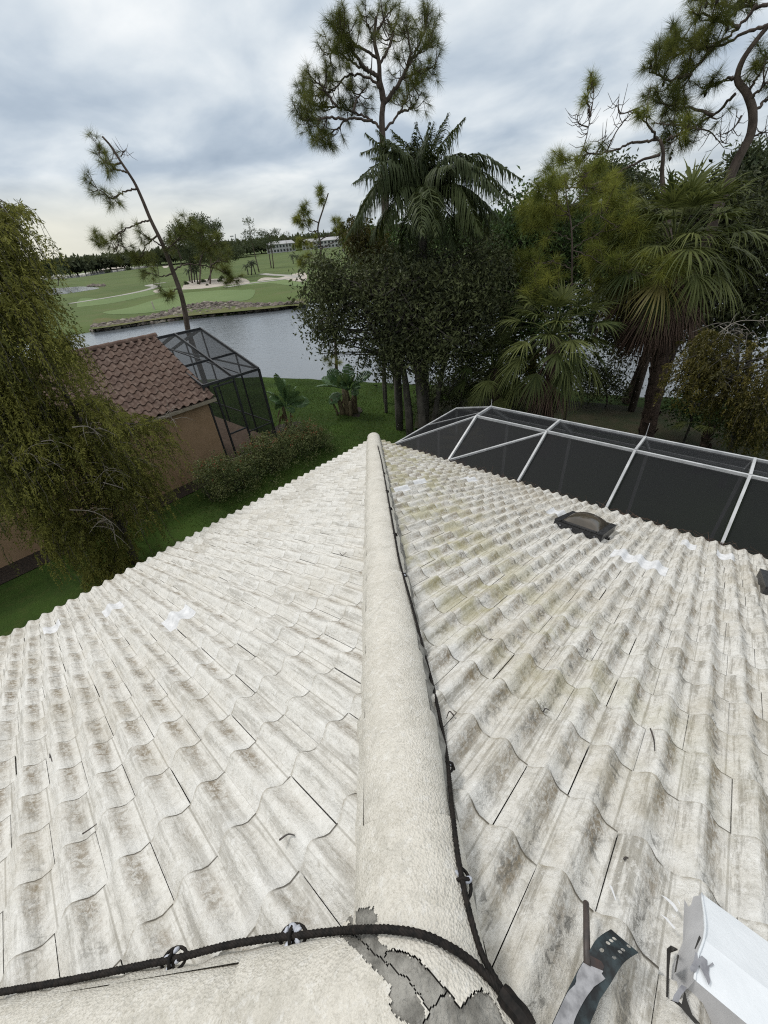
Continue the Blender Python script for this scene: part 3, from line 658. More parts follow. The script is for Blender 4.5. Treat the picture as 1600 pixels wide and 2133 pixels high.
# fresh white patches painted over single tiles
def patch(px, h=0.03):
    P4 = [on_roof(x, y, h) for x, y in px]; c = sum(P4)/4; face = 'R' if c[0] > c[1] else 'L'; X, Y, Z = FACES[face]
    us = [p@X for p in P4]; vs = [p@Y for p in P4]; u0, u1 = min(us), max(us); v0, v1 = min(vs), max(vs)
    run = None; LF = LE*(1.006 if face == 'L' else 1.004); k = round((LF-(c@Y)*CP)/EXH-0.5); top = (LF-EXH*(k+1))/CP
    if face == 'R': off = -(-0.030 if (k % 2) else -0.0045)*LE
    else: off = (0.0055 if (k % 2 == 0) else -0.0215)*LE
    v0 = top+0.012; v1 = top+EX+0.004
    uu = np.linspace(u0, u1, max(8, int((u1-u0)/0.012))); vv = np.linspace(v0, v1, 5)
    P = np.zeros((len(vv), len(uu), 3))
    for i, v in enumerate(vv):
        z = WH*wave((uu-off)/TW*2)-WH*0.45+LIFT*(v-top+0.05)/(EX+0.05)+0.0045
        P[i] = X*uu[:, None]+Y*v+Z*z[:, None]
    mb = MB(); mb.grid(P[:, ::-1]); mb.build('paint_patch', M['patch'], house, smooth=True)
for q in ([(338, 1300), (352, 1312), (405, 1272), (395, 1268)], [(213, 1277), (222, 1282), (258, 1260), (250, 1255)], [(92, 1312), (98, 1322), (130, 1308), (124, 1302)], [(840, 1003), (845, 1009), (876, 1006), (868, 998)], [(823, 1013), (828, 1021), (858, 1019), (850, 1011)], [(968, 994), (972, 998), (992, 1001), (988, 996)], [(1276, 1148), (1276, 1158), (1388, 1196), (1388, 1188)], [(1142, 1064), (1145, 1068), (1170, 1074), (1168, 1070)], [(1420, 1128), (1424, 1134), (1450, 1142), (1446, 1136)], [(1492, 1148), (1496, 1156), (1530, 1166), (1526, 1160)]): patch(q)

# ------------------------------------------------------------------ things on the roof
def cable_mesh(mb, P, r, twist_len=0.05, near=True):
    d = np.concatenate([[0], np.cumsum(np.linalg.norm(np.diff(P, axis=0), axis=1))])
    if not near: mb.tube(P, r, 6); return
    T = unit(np.gradient(P, axis=0)); X = unit(np.cross(T, (0.2, 0.3, 0.93))); Y = np.cross(T, X)
    for k in range(5):
        a = d/twist_len*2*math.pi+k*math.pi*2/5
        mb.tube(P+(X*np.cos(a)[:, None]+Y*np.sin(a)[:, None])*r*0.50, r*0.54, 6)
def hump(x, y):                                           # roof with its caps, for laying things on it
    return apex_h(x, y)
def surf_z(x, y): return max(apex_h(x, y), roof_z(x, y)+0.045)
def lay(px, h):
    out = []
    for q in px:
        hh = q[2] if len(q) > 2 else h
        out.append(on_roof(q[0], q[1], hh, hump))
    return np.array(out)
def resample(P, step):
    P = spline(P, 400); d = np.concatenate([[0], np.cumsum(np.linalg.norm(np.diff(P, axis=0), axis=1))]); n = int(d[-1]/step)
    return np.stack([np.interp(np.linspace(0, d[-1], n), d, P[:, i]) for i in range(3)], 1)
def clip_parts(parent, P, rx, pads, tilt=0.0):
    """loop-shaped cable clip: base ring, two prongs, blobs of adhesive"""
    c, T = P; T = unit(T); S = unit(np.cross(T, (0, 0, 1))); N = np.cross(S, T)
    mb = MB(); a = np.linspace(0, 2*math.pi, 17); mb.tube(c-N*0.006+(T*np.cos(a)[:, None]*rx+S*np.sin(a)[:, None]*rx*0.62), 0.0045, 6)
    mb.tube(np.array([c-S*0.022-N*0.015, c-S*0.016+N*0.008, c+N*0.016, c+S*0.016+N*0.008, c+S*0.022-N*0.015]), 0.005, 6)
    mb.beam(c-S*0.02-T*0.006, c+S*0.02+T*0.006, 0.012, 0.004, N)
    k = mb.build('cable_clip', M['cable'], parent, smooth=True)
    mb = MB(); rg = np.random.default_rng(int(abs(c[0])*1000) % 997)
    for q in range(pads):
        aa = rg.uniform(0, 6.28); o = c+N*0.003+T*math.cos(aa)*rx*0.55+S*math.sin(aa)*rx*0.45; R_ = rg.uniform(0.005, 0.009)
        th_ = np.linspace(0.05, math.pi-0.05, 7); sc = np.array([(math.sin(t)*R_) for t in th_]); ax = unit(rg.normal(0, 1, 3)*np.array((1, 1, .5)))
        mb.tube(o+ax*(-np.cos(th_)*R_*1.5)[:, None], sc, 7, cap=False)
    if pads: mb.build('adhesive_blob', M['blob'], k, smooth=True)
CR = 0.0088
cab1 = thing('lightning_cable', 'black braided cable clipped along the right side of the front hip cap', 'cable', on_roof(975, 1890))
px1 = [(1112, 2150), (1080, 2108), (1040, 2052), (1003, 1985), (978, 1900), (957, 1800), (943, 1690), (930, 1570), (908, 1455), (886, 1368), (866, 1290), (850, 1232), (835, 1180), (823, 1118), (813, 1062), (803, 1005), (794, 957), (787, 928)]
P1 = []
for i, q in enumerate(px1):
    p = on_roof(q[0], q[1], 0.012, surf_z); P1.append(p)
C1 = resample(np.array(P1), 0.012); dn = np.linalg.norm(C1-CAM, axis=1)
i0 = int(np.argmax(dn > 3.2)); mb = MB(); cable_mesh(mb, C1[:i0+1], CR*0.9); cable_mesh(mb, C1[i0::4], CR*0.95, near=False); mb.build('braid', M['cable'], cab1, smooth=True)
for q, pads in (((965, 1835), 5), ((932, 1590), 1), ((838, 1195), 2), ((822, 1112), 1), ((812, 1058), 0), ((806, 1022), 0), ((799, 985), 0)):
    i = int(np.argmin([abs(pix(c)[1]-q[1]) for c in C1])); clip_parts(cab1, (C1[i]-(0, 0, 0.01), C1[min(i+2, len(C1)-1)]-C1[i-2]), 0.034 if pads > 3 else 0.026, pads)
cab2 = thing('lightning_cable', 'black braided cable crossing the roof peak along the left hip cap', 'cable', on_roof(600, 1955))
px2 = [(-60, 2079), (0, 2067), (100, 2050), (200, 2031), (300, 2010), (360, 1998), (480, 1968), (560, 1955), (620, 1949), (700, 1940), (760, 1936), (820, 1937), (880, 1947), (940, 1974), (1000, 2018), (1045, 2068), (1085, 2118), (1110, 2150)]
P2 = [on_roof(q[0], q[1], 0.013, lambda x, y: max(apex_h(x, y), roof_z(x, y)+0.075)) for q in px2]
C2 = resample(np.array(P2), 0.012); mb = MB(); cable_mesh(mb, C2, CR*1.05); mb.build('braid', M['cable'], cab2, smooth=True)
for q in ((355, 5), (612, 8)):
    i = int(np.argmin([abs(pix(c)[0]-q[0]) for c in C2])); clip_parts(cab2, (C2[i]-(0, 0, 0.004), C2[i+2]-C2[i-2]), 0.038, q[1])
j = [np.array(on_roof(x, y, 0.018, surf_z)) for x, y in ((1045, 2066), (1062, 2088), (1082, 2112), (1105, 2145))]
mb = MB(); mb.tube(spline(np.array(j), 8), [0.017, 0.02, 0.02, 0.019, 0.02, 0.021, 0.02, 0.018], 8); mb.build('splice_wrap', M['cable'], cab2, smooth=False, label='thick tape wrap where the two cables join')

def skylight(label, x0, x1, y0, y1):
    X, Y, Z = FACES['R']; u0, u1 = -y1, -y0; v0, v1 = x0/CP, x1/CP; W = u1-u0; L = v1-v0
    o = X*(u0+u1)/2+Y*(v0+v1)/2-Z*0.026; t = thing('skylight', label, 'skylight', o, 'skylights in the right roof face')
    R3 = np.stack([X, Y, Z], 1); tr = lambda V: np.asarray(V, float)@R3.T+o
    mb = MB()
    for s in (-1, 1):
        b = MB(); b.box((s*(W/2-0.022), 0, 0.045), (0.045, L, 0.13)); b.box((0, s*(L/2-0.022), 0.045), (W-0.092, 0.045, 0.126))
        mb.add(tr(np.concatenate(b.V)), np.concatenate(b.F))
    mb.build('curb_frame', M['black'], t)
    mb = MB()
    for s in (-1, 1):
        b = MB(); b.box((s*(W/2-0.035), 0, 0.121), (0.075, L+0.012, 0.016)); b.box((0, s*(L/2-0.035), 0.120), (W-0.16, 0.075, 0.014)); mb.add(tr(np.concatenate(b.V)), np.concatenate(b.F))
    mb.build('retaining_rim', M['black'], t)
    a = np.linspace(-1, 1, 15); A, B = np.meshgrid(a, a); hz = 0.122+0.115*((1-A**2)*(1-B**2))**0.55
    P = tr(np.stack([A*(W/2-0.07), B*(L/2-0.07), hz], -1).reshape(-1, 3)).reshape(15, 15, 3)
    mb = MB(); mb.grid(P); mb.build('dome', M['dome'], t, smooth=True)
    b = MB(); b.box((0, 0, 0.005), (W+0.03, L+0.03, 0.012)); mb = MB(); mb.add(tr(np.concatenate(b.V)), np.concatenate(b.F)); mb.build('flashing', M['under'], t)
    mb = MB()
    for k in range(4): 
        b = MB(); b.box((-W/2+0.08+k*(W-0.16)/3, -L/2-0.004, 0.07), (0.014, 0.008, 0.014)); mb.add(tr(np.concatenate(b.V)), np.concatenate(b.F))
    mb.build('rivet', M['chip'], t)
M['dome'] = simple('smoked_acrylic', (0.055, 0.047, 0.036), (0.085, 0.07, 0.052), 6, 0.12, spec=0.6)
skylight('black framed skylight with smoked dome beside the pool cage', 4.06, 4.78, 0.50, 1.06)
skylight('black framed skylight cut off by the right picture edge', 4.22, 4.92, -1.56, -0.965)

# white metal curb at the lower right
cb = thing('metal_curb', 'white painted metal curb with chipped corner at the lower right', 'roof curb', on_roof(1450, 2060))
bt = np.array([on_roof(x, y, 0.034) for x, y in ((1403, 2092), (1408, 2010), (1424, 1962), (1426, 1862))])
tp_ = np.array([on_roof(x, y, h) for x, y, h in ((1448, 2042, 0.10), (1452, 2002, 0.104), (1467, 1957, 0.107), (1463, 1862, 0.066))])
far = np.array((0, -1.5, 0)); mid_ = (bt+tp_)/2
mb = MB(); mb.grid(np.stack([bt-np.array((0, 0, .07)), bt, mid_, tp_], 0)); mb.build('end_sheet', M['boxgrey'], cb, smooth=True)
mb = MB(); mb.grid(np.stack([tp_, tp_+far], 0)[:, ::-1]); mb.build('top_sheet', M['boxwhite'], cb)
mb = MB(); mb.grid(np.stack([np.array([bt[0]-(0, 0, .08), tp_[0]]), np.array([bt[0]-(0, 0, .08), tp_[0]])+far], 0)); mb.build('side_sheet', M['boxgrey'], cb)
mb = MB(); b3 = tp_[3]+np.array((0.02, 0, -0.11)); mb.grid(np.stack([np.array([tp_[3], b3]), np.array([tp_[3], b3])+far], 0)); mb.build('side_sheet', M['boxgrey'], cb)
mb = MB(); mb.tube(spline(tp_+np.array((0, 0.001, 0.001)), 14), 0.003, 6); mb.build('fold_seam', M['boxwhite'], cb, smooth=True)
def decal(name, poly, h, mat, parent, plane):
    P3 = np.array([plane(x, y) for x, y in poly]); mb = MB(); mb.add(P3, [tuple(range(len(P3)))]); return mb.build(name, mat, parent)
Z8 = lambda q: (q[0]/3.5556+1150, q[1]/3.5556+1830)
def curb_plane(h): return lambda x, y: on_roof(x, y, h)
decal('bare_chip', [Z8(q) for q in [(1060, 545), (1085, 555), (1080, 600), (1110, 570), (1150, 605), (1150, 650), (1190, 620), (1200, 640), (1165, 655), (1160, 700), (1175, 760), (1160, 790), (1140, 740), (1110, 680), (1090, 640), (1070, 690), (1030, 690), (1020, 660), (1050, 610)]], 0, M['chip'], cb, curb_plane(0.1085))
for q in ([(1055, 520), (1090, 420), (1105, 440), (1075, 500), (1062, 525)], [(905, 700), (930, 560), (942, 570), (920, 690)], [(845, 880), (850, 520), (880, 495), (920, 515), (935, 530), (880, 550), (868, 680), (862, 880)]):
    decal('gap_shadow_crack', [Z8(p) for p in q], 0, M['crack'], cb, lambda x, y: on_roof(x, y, 0.036 if x < 1405 else 0.112))  # flat black strips painted as the shadow in the gaps and cracks
decal('torn_felt', [Z8(p) for p in [(870, 900), (905, 915), (960, 960), (1000, 1010), (1060, 1077), (1100, 1077), (1040, 1010), (1000, 900), (985, 830), (975, 860), (960, 930), (930, 900)]], 0, M['crack'], cb, curb_plane(0.075))
decal('felt_scrap', [Z8(p) for p in [(905, 860), (960, 785), (1000, 810), (960, 860), (935, 920), (890, 905)]], 0, M['chip'], cb, curb_plane(0.08))

# perforated copper strap with a rod beside it
st = thing('perforated_strap', 'tarnished perforated metal strap half smeared with grey sealant, with a brown rod', 'metal strap', on_roof(1270, 1990))
le = [Z8(q) for q in [(437, 375), (375, 412), (320, 460), (285, 520), (245, 590), (205, 655), (150, 760), (90, 880), (30, 1010), (-30, 1140)]]
re_ = [Z8(q) for q in [(643, 550), (575, 590), (520, 640), (478, 705), (440, 770), (400, 830), (360, 890), (320, 990), (290, 1060), (270, 1150)]]
hh = np.array([0.085, 0.095, 0.10, 0.095, 0.085, 0.08, 0.078, 0.078, 0.078, 0.078])
PL = spline(np.array([on_roof(*q, h) for q, h in zip(le, hh)]), 40); PR = spline(np.array([on_roof(*q, h) for q, h in zip(re_, hh)]), 40)
wv = np.linspace(0, 1, 9)
surf = lambda s, t: (lambda i, f: (PL[i]+(PL[i+1]-PL[i])*f)*(1-t)+(PR[i]+(PR[i+1]-PR[i])*f)*t)(min(int(s*39), 38), s*39-min(int(s*39), 38))
mb = MB(); holes = [(0.06, 0.25), (0.11, 0.25), (0.17, 0.25), (0.28, 0.25), (0.03, 0.75), (0.11, 0.75), (0.17, 0.75), (0.28, 0.75)]
# top portion: cells with real holes; lower portion plain
nc, nr = 5, 7; smax = 0.36; used = {}
for (s, t) in holes: used[(min(int(s/smax*nr), nr-1), min(int(t*nc), nc-1))] = (s, t)
for i in range(nr):
    for jx in range(nc):
        s0, s1 = smax*i/nr, smax*(i+1)/nr; t0, t1 = jx/nc, (jx+1)/nc
        ring = [(s0, t0), (s0, (t0+t1)/2), (s0, t1), ((s0+s1)/2, t1), (s1, t1), (s1, (t0+t1)/2), (s1, t0), ((s0+s1)/2, t0)]
        if (i, jx) in used:
            cs, ct = (s0+s1)/2, (t0+t1)/2; inn = [(cs+(a-cs)*k, ct+(b-ct)*k) for (a, b), k in zip(ring, [0.50, 0.70]*4)]
            V = [surf(a, b) for a, b in ring+inn]; mb.add(V, [(k, (k+1) % 8, 8+(k+1) % 8, 8+k) for k in range(8)])
        else: mb.add([surf(*q) for q in (ring[0], ring[2], ring[4], ring[6])], [(0, 1, 2, 3)])
mb.grid(np.array([[surf(s, t) for t in wv] for s in np.linspace(smax, 1, 26)])); pl = mb.build('plate', M['strap'], st, smooth=False)
mb = MB(); up = np.array((SP, 0, CP))*0.0025
rows = []
for k, s in enumerate(np.linspace(0.44, 1.0, 22)):
    a0 = 0.02+0.10*math.exp(-((s-0.62)/0.05)**2); b0 = (0.80 if s < 0.50 else 0.80-1.6*(s-0.50) if s < 0.62 else 0.60-0.06*math.sin(9*s))
    if s < 0.47: b0 *= 0.8
    rows.append([surf(s, a0+(b0-a0)*q)+up for q in np.linspace(0, 1, 6)])
mb.grid(np.array(rows)); mb.build('sealant_smear', M['greyp'], st, smooth=True)
mb = MB(); mb.add([surf(s, t)+up*0.6 for s, t in ((0.365, 0.10), (0.37, 0.45), (0.40, 0.60), (0.43, 0.62), (0.46, 0.40), (0.44, 0.12), (0.40, 0.02))], [tuple(range(7))]); mb.build('rust_stain', M['rust'], st)
ra, rb = on_roof(1221, 1880, 0.085), on_roof(1223, 2010, 0.085)
mb = MB(); rd = unit(rb-ra); mb.tube(np.array([ra-rd*0.004, ra, ra+(rb-ra)*.5, rb]), [0.0035, 0.0075, 0.0078, 0.0078], 8); mb.build('rod', M['rod'], st, smooth=True)
# paint drips on the tile near the curb (flat paint marks)
for q in ([(805, 120), (850, 140), (905, 185), (935, 235), (925, 250), (885, 195), (840, 150)], [(800, 260), (850, 290), (915, 365), (905, 375), (845, 305)], [(925, 150), (950, 185), (945, 195)], [(880, 258), (915, 285), (910, 292)], [(420, 40), (445, 60), (475, 150), (470, 165), (440, 85)]):
    P3 = np.array([on_roof(*Z8(p), 0.052) for p in q]); mb = MB(); mb.add(P3, [tuple(range(len(P3)))]); mb.build('paint_drip', M['patch'], house)
# fallen twigs and stems on the tiles
tw = [((582, 1750), (600, 1738), (614, 1740)), ((1355, 1518), (1362, 1540), (1364, 1564)), ((945, 1490), (938, 1482), (930, 1496)), ((104, 1578), (104, 1570), (108, 1586)), ((1132, 1482), (1138, 1476), (1145, 1480)), ((1222, 1358), (1227, 1352), (1232, 1355)), ((1020, 1333), (1024, 1331), (1028, 1334)), ((172, 1737), (190, 1725), (202, 1716)), ((708, 1152), (715, 1156), (722, 1150)), ((1300, 1790), (1306, 1786), (1312, 1790))]
for i, q in enumerate(tw):
    P3 = spline(np.array([on_roof(x, y, 0.042) for x, y in q]), 8); mb = MB(); mb.tube(P3, np.linspace(0.0035, 0.0018, 8), 5)
    mb.build('fallen_twig', M['rod'], label='small brown twig fallen on the white roof tiles', category='twig', group='twigs on the roof', smooth=True)
# needle litter caught along the right-hand eave
mb = MB(); rngd = np.random.default_rng(17)
for k in range(420):
    y = rngd.uniform(-1.6, 5.2); c = np.array((LE+rngd.normal(0.02, 0.05), y, -SL*LE+rngd.uniform(-0.03, 0.03))); d = unit(rngd.normal(0, 1, 3)*np.array((1, 1.3, .5)))*rngd.uniform(0.04, 0.14)
    mb.tube(np.array([c-d, c+(0, 0, 0.012), c+d]), 0.0022, 3, cap=False)
mb.build('needle_litter', M['deadfan'], kind='stuff', label='brown pine needle litter along the right eave', category='litter')

# ------------------------------------------------------------------ our pool cage beyond the right eave
pc = thing('pool_cage', 'white framed pool cage with dark mesh beyond the right eave', 'pool cage', (7.6, 0, GZ))
bx0, bx1, by1, by0, bz = 6.22, 8.86, 5.55, -8.5, -2.60; tx0, tx1, ty1, tz = 7.29, 7.92, 4.04, -1.985
ysB = [4.04-1.565*k for k in range(9)]
for k, y in enumerate(ysB):
    for a, b in (((bx0, y, bz), (tx0, y, tz)), ((tx0, y, tz), (tx1, y, tz)), ((tx1, y, tz), (bx1, y, bz))):
        mb = MB(); mb.beam(a, b, 0.038, 0.09); mb.build('rafter', M['alu'], pc)
    mb = MB(); mb.beam((bx1, y, bz), (bx1, y, GZ), 0.055, 0.055); mb.build('post', M['alu'], pc)
mb = MB(); mb.beam((bx0, by1, bz), (bx1, by1, bz), 0.035, 0.05); mb.build('end_rail', M['alu'], pc)
mb = MB(); mb.beam((bx1, by1, bz), (bx1, by0, bz), 0.035, 0.05); mb.build('far_rail', M['alu'], pc)
mb = MB(); mb.beam((bx0-.10, by1, bz-.14), (bx0-.10, by0, bz-.14), 0.06, 0.12); mb.build('near_rail', M['alu'], pc)
for x in (tx0, tx1):
    mb = MB(); mb.beam((x, ty1, tz+0.004), (x, by0, tz+0.004), 0.04, 0.06); mb.build('purlin', M['alu'], pc)
for a, b in (((bx0, by1, bz), (tx0, ty1, tz)), ((bx1, by1, bz), (tx1, ty1, tz))):
    mb = MB(); mb.beam(a, b, 0.035, 0.06); mb.build('hip_beam', M['alu'], pc)
mb = MB(); mb.beam(((bx0+bx1)/2, by1, bz), ((tx0+tx1)/2, ty1, tz), 0.025, 0.03); mb.build('hip_purlin', M['alu'], pc)
mb = MB(); mb.beam((bx0+0.02, 4.02, bz+0.02), (tx0-0.02, 2.50, tz-0.02), 0.045, 0.045); mb.build('brace', M['alu'], pc)
for x in (bx0, 7.1, 8.0, bx1):
    mb = MB(); mb.beam((x, by1, bz), (x, by1, GZ), 0.05); mb.build('post', M['alu'], pc)
def panel(pts, name='screen_panel', m='screen', par=None):
    mb = MB(); mb.add(pts, [tuple(range(len(pts)))]); mb.build(name, M[m], par or pc)
yy = [4.04-1.565*k for k in range(9)]
for a, b in zip(yy[:-1], yy[1:]):
    panel([(bx0, a-.03, bz), (tx0, a-.03, tz), (tx0, b+.03, tz), (bx0, b+.03, bz)]); panel([(tx0+.03, a-.03, tz), (tx1-.03, a-.03, tz), (tx1-.03, b+.03, tz), (tx0+.03, b+.03, tz)]); panel([(tx1, a-.03, tz), (bx1, a-.03, bz), (bx1, b+.03, bz), (tx1, b+.03, tz)])
    panel([(bx1, a-.03, bz-.05), (bx1, b+.03, bz-.05), (bx1, b+.03, GZ), (bx1, a-.03, GZ)])
panel([(bx0, by1, bz), (bx1, by1, bz), (tx1, ty1+.03, tz), (tx0, ty1+.03, tz)])
panel([(bx0, by1-.02, bz), (tx0-.02, ty1+.03, tz), (bx0, ty1+.03, bz)]); panel([(bx1, by1-.02, bz), (tx1+.02, ty1+.03, tz), (bx1, ty1+.03, bz)])
panel([(bx0, by1, bz-.05), (bx1, by1, bz-.05), (bx1, by1, GZ), (bx0, by1, GZ)]); panel([(bx1, by1-.03, bz-.05), (bx1, ty1+.03, bz-.05), (bx1, ty1+.03, GZ), (bx1, by1-.03, GZ)])
for y, l in ((4.04, 0.16), (0.91, 0.26)):
    mb = MB(); mb.tube(np.array([(tx1, y, tz+.03), (tx1+.01, y, tz+.03+l)]), [0.007, 0.004], 6); mb.build('air_terminal', M['alu'], pc)
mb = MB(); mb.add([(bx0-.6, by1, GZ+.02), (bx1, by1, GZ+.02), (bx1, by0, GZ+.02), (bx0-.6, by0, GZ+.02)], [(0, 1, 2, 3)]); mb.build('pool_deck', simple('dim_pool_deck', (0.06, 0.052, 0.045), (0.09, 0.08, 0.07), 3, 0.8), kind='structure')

# ------------------------------------------------------------------ neighbouring house
nb = thing('tan_house', 'tan stucco house with brown barrel tile roof on the left', 'house', (1, 15, GZ))
NX1, NY0, NYR, NZ0 = 5.93, 13.42, 16.75, -2.72; NS = 0.515; NW = 0.27; nphi = math.atan(NS); NC, NSn = math.cos(nphi), math.sin(nphi)
NZR = NZ0+NS*(NYR-NY0); SLN = (NYR-NY0)/NC; NK = 12; NE = SLN/NK
def clay():
    m, nt, out = mat_nodes('brown_clay_tile'); t = NT(nt); P = t.pos()
    c = t.mix(t.rand(), (0.080, 0.050, 0.040), (0.130, 0.085, 0.066)); c = t.mix(t.step(t.noise(P, 6, 5, 0.7), 0.4, 0.68), c, (0.165, 0.120, 0.098))
    c = t.mix(t.math('MULTIPLY', t.step(t.noise(P, 22, 5, 0.7), 0.5, 0.7), 0.6), c, (0.075, 0.055, 0.048))
    t.bsdf(out, c, 0.85, t.bump(t.noise(P, 60, 4), 0.4, 0.006), spec=0.2); return m
M['clay'] = clay()
def nwave(f): return np.sin(math.pi*np.clip(f/0.62, 0, 1))**0.8*(f < 0.62)-0.10*np.sin(math.pi*np.clip((f-0.62)/0.38, 0, 1))
u = np.linspace(0, 1, 11); rows = []
for y in (-0.05, NE): rows.append(np.stack([u*NW, np.full(11, y), 0.085*nwave(u)+0.036*(y+0.05)/(NE+.05)], 1))
Vn = np.concatenate(rows+[rows[1], rows[1]-np.array((0, 0.003, 0.030))]); Fn = [(i, i+1, 11+i+1, 11+i)[::-1] for i in range(10)]+[(22+i, 23+i, 34+i, 33+i)[::-1] for i in range(10)]
Xn, Yn, Zn = np.array((1., 0, 0)), np.array((0, -NC, -NSn)), np.array((0, -NSn, NC))
# X x Y must equal the outward normal: run the tile from right to left
Xn = -Xn; R3 = np.stack([Xn, Yn, Zn], 1)
nt_me = MB().add(Vn, np.array(Fn)).mesh('clay_tile', True); nt_me.materials.append(M['clay']); rest = MB(); rngn = np.random.default_rng(21)
cnt = 0
for cidx in range(40):
    for k in range(NK):
        o = np.array((NX1-cidx*NW, NYR, NZR))+Yn*(k*NE)+Zn*rngn.normal(0.02, 0.002)+Xn*rngn.normal(0, 0.003)+Yn*rngn.normal(0, 0.006)
        if cidx < 25: link('clay_tile', nt_me, nb, M=Matrix(((*R3[0], o[0]), (*R3[1], o[1]), (*R3[2], o[2]), (0, 0, 0, 1))))
        else: rest.add(Vn@R3.T+o, np.array(Fn))
rest.build('further_clay_tiles', M['clay'], nb, smooth=True, kind='stuff')
XL = NX1-40*NW
for k in range(26):                                        # ridge tiles
    x = NX1+0.05-k*0.40; a = np.linspace(0, math.pi, 9); mb = MB()
    rws = [np.stack([np.full(9, x-q*0.44), NYR-np.cos(a)*0.125*f, NZR+0.03+np.sin(a)*0.12*f], 1) for q, f in ((0, 1.06), (1, 0.94))]
    mb.grid(np.array(rws)); mb.add(rws[0], [tuple(range(9))]); mb.build('ridge_tile', M['clay'], nb, smooth=True)
mb = MB(); mb.add([(NX1-.02, NY0+.05, NZ0-.03), (NX1-.02, NYR, NZR-.03), (XL, NYR, NZR-.03), (XL, NY0+.05, NZ0-.03)], [(0, 1, 2, 3)]); mb.add([(NX1-.02, NYR, NZR-.03), (NX1-.02, NYR+3.4, NZ0), (XL, NYR+3.4, NZ0), (XL, NYR, NZR-.03)], [(0, 1, 2, 3)]); mb.build('roof_deck', M['clay'], nb)
mb = MB(); mb.box(((NX1+XL)/2, NY0+.03, NZ0-.05), (NX1-XL, 0.10, 0.11)); mb.build('gutter', M['fascia2'] if 'fascia2' in M else simple('gutter_beige', (0.30, 0.26, 0.20), (0.22, 0.19, 0.15), 6, 0.6), nb)
wx1, wy0 = 5.68, 13.62
mb = MB(); mb.add([(wx1, wy0, GZ-.1), (wx1, wy0, NZ0-.02), (wx1, NYR, NZR-.06), (wx1, NYR+3.1, NZ0-.02), (wx1, NYR+3.1, GZ-.1), (XL+.3, wy0, GZ-.1), (XL+.3, wy0, NZ0-.02), (XL+.3, NYR, NZR-.06), (XL+.3, NYR+3.1, NZ0-.02), (XL+.3, NYR+3.1, GZ-.1)],
    [(0, 1, 2, 3, 4), (5, 6, 1, 0), (9, 8, 7, 6, 5), (4, 3, 8, 9)]); mb.build('wall', M['stucco'], nb)
# screened enclosure of the neighbour
en = thing('screen_enclosure', 'dark bronze framed screen enclosure attached to the tan house', 'screen enclosure', (6.9, 15.5, GZ))
ex0, ex1, ey0, eyr, ez0, ezr = 5.78, 8.05, 13.78, 17.5, -2.33, -1.16; ey1 = 21.2
def bar(name, a, b, w=0.05, h=None, par=None): 
    mb = MB(); mb.beam(a, b, w, h or w); return mb.build(name, M['bronze'], par or en)
for x in (ex1, 6.95): 
    bar('post', (x, ey0, GZ), (x, ey0, ez0), 0.075 if x == ex1 else 0.05); bar('rafter', (x, ey0, ez0), (x, eyr, ezr), 0.05, 0.12); bar('rafter', (x, eyr, ezr), (x, ey1, ez0), 0.05, 0.12); bar('post', (x, ey1, GZ), (x, ey1, ez0), 0.06)
bar('post', (ex0, ey0, GZ), (ex0, ey0, ez0), 0.06); bar('rafter', (ex0, ey0, ez0), (ex0, eyr, ezr), 0.05, 0.10)
for y in (15.2, 17.5, 19.4): bar('post', (ex1, y, GZ), (ex1, y, ez0+(ezr-ez0)*(1-abs(y-eyr)/3.72)), 0.05)
bar('top_rail', (ex0, ey0, ez0), (ex1, ey0, ez0), 0.07, 0.09); bar('ridge_beam', (ex0-1.3, eyr, ezr), (ex1, eyr, ezr), 0.06, 0.10); bar('purlin', (ex0, 15.2, -1.885), (ex1, 15.2, -1.885), 0.05, 0.08)
bar('far_rail', (ex0, ey1, ez0), (ex1, ey1, ez0), 0.06, 0.08); bar('end_tie', (ex1, ey0, ez0), (ex1, ey1, ez0), 0.045, 0.06); bar('chair_rail', (ex1, ey0, GZ+0.85), (ex1, ey1, GZ+0.85), 0.04); bar('bottom_rail', (ex0, ey0, GZ+.03), (ex1, ey0, GZ+.03), 0.05); bar('bottom_rail', (ex1, ey0, GZ+.03), (ex1, ey1, GZ+.03), 0.05)
bar('brace', (ex0+.1, eyr-.1, ezr-.05), (7.3, ey0+.1, ez0+.02), 0.04); bar('chair_rail', (6.98, ey0, GZ+0.85), (ex1, ey0, GZ+0.85), 0.04); bar('chair_rail', (ex0, ey1, GZ+0.85), (ex1, ey1, GZ+0.85), 0.04)
dr = bar('door', (6.15, ey0-.01, GZ+.04), (6.15, ey0-.01, ez0-.12), 0.06)
bar('door_stile', (6.92, ey0-.012, GZ+.04), (6.92, ey0-.012, ez0-.12), 0.05, par=dr); bar('door_rail', (6.15, ey0-.012, GZ+1.05), (6.92, ey0-.012, GZ+1.05), 0.05, par=dr); bar('door_rail', (6.15, ey0-.012, GZ+.12), (6.92, ey0-.012, GZ+.12), 0.06, 0.16, par=dr); bar('door_rail', (6.15, ey0-.012, ez0-.14), (6.92, ey0-.012, ez0-.14), 0.05, par=dr)
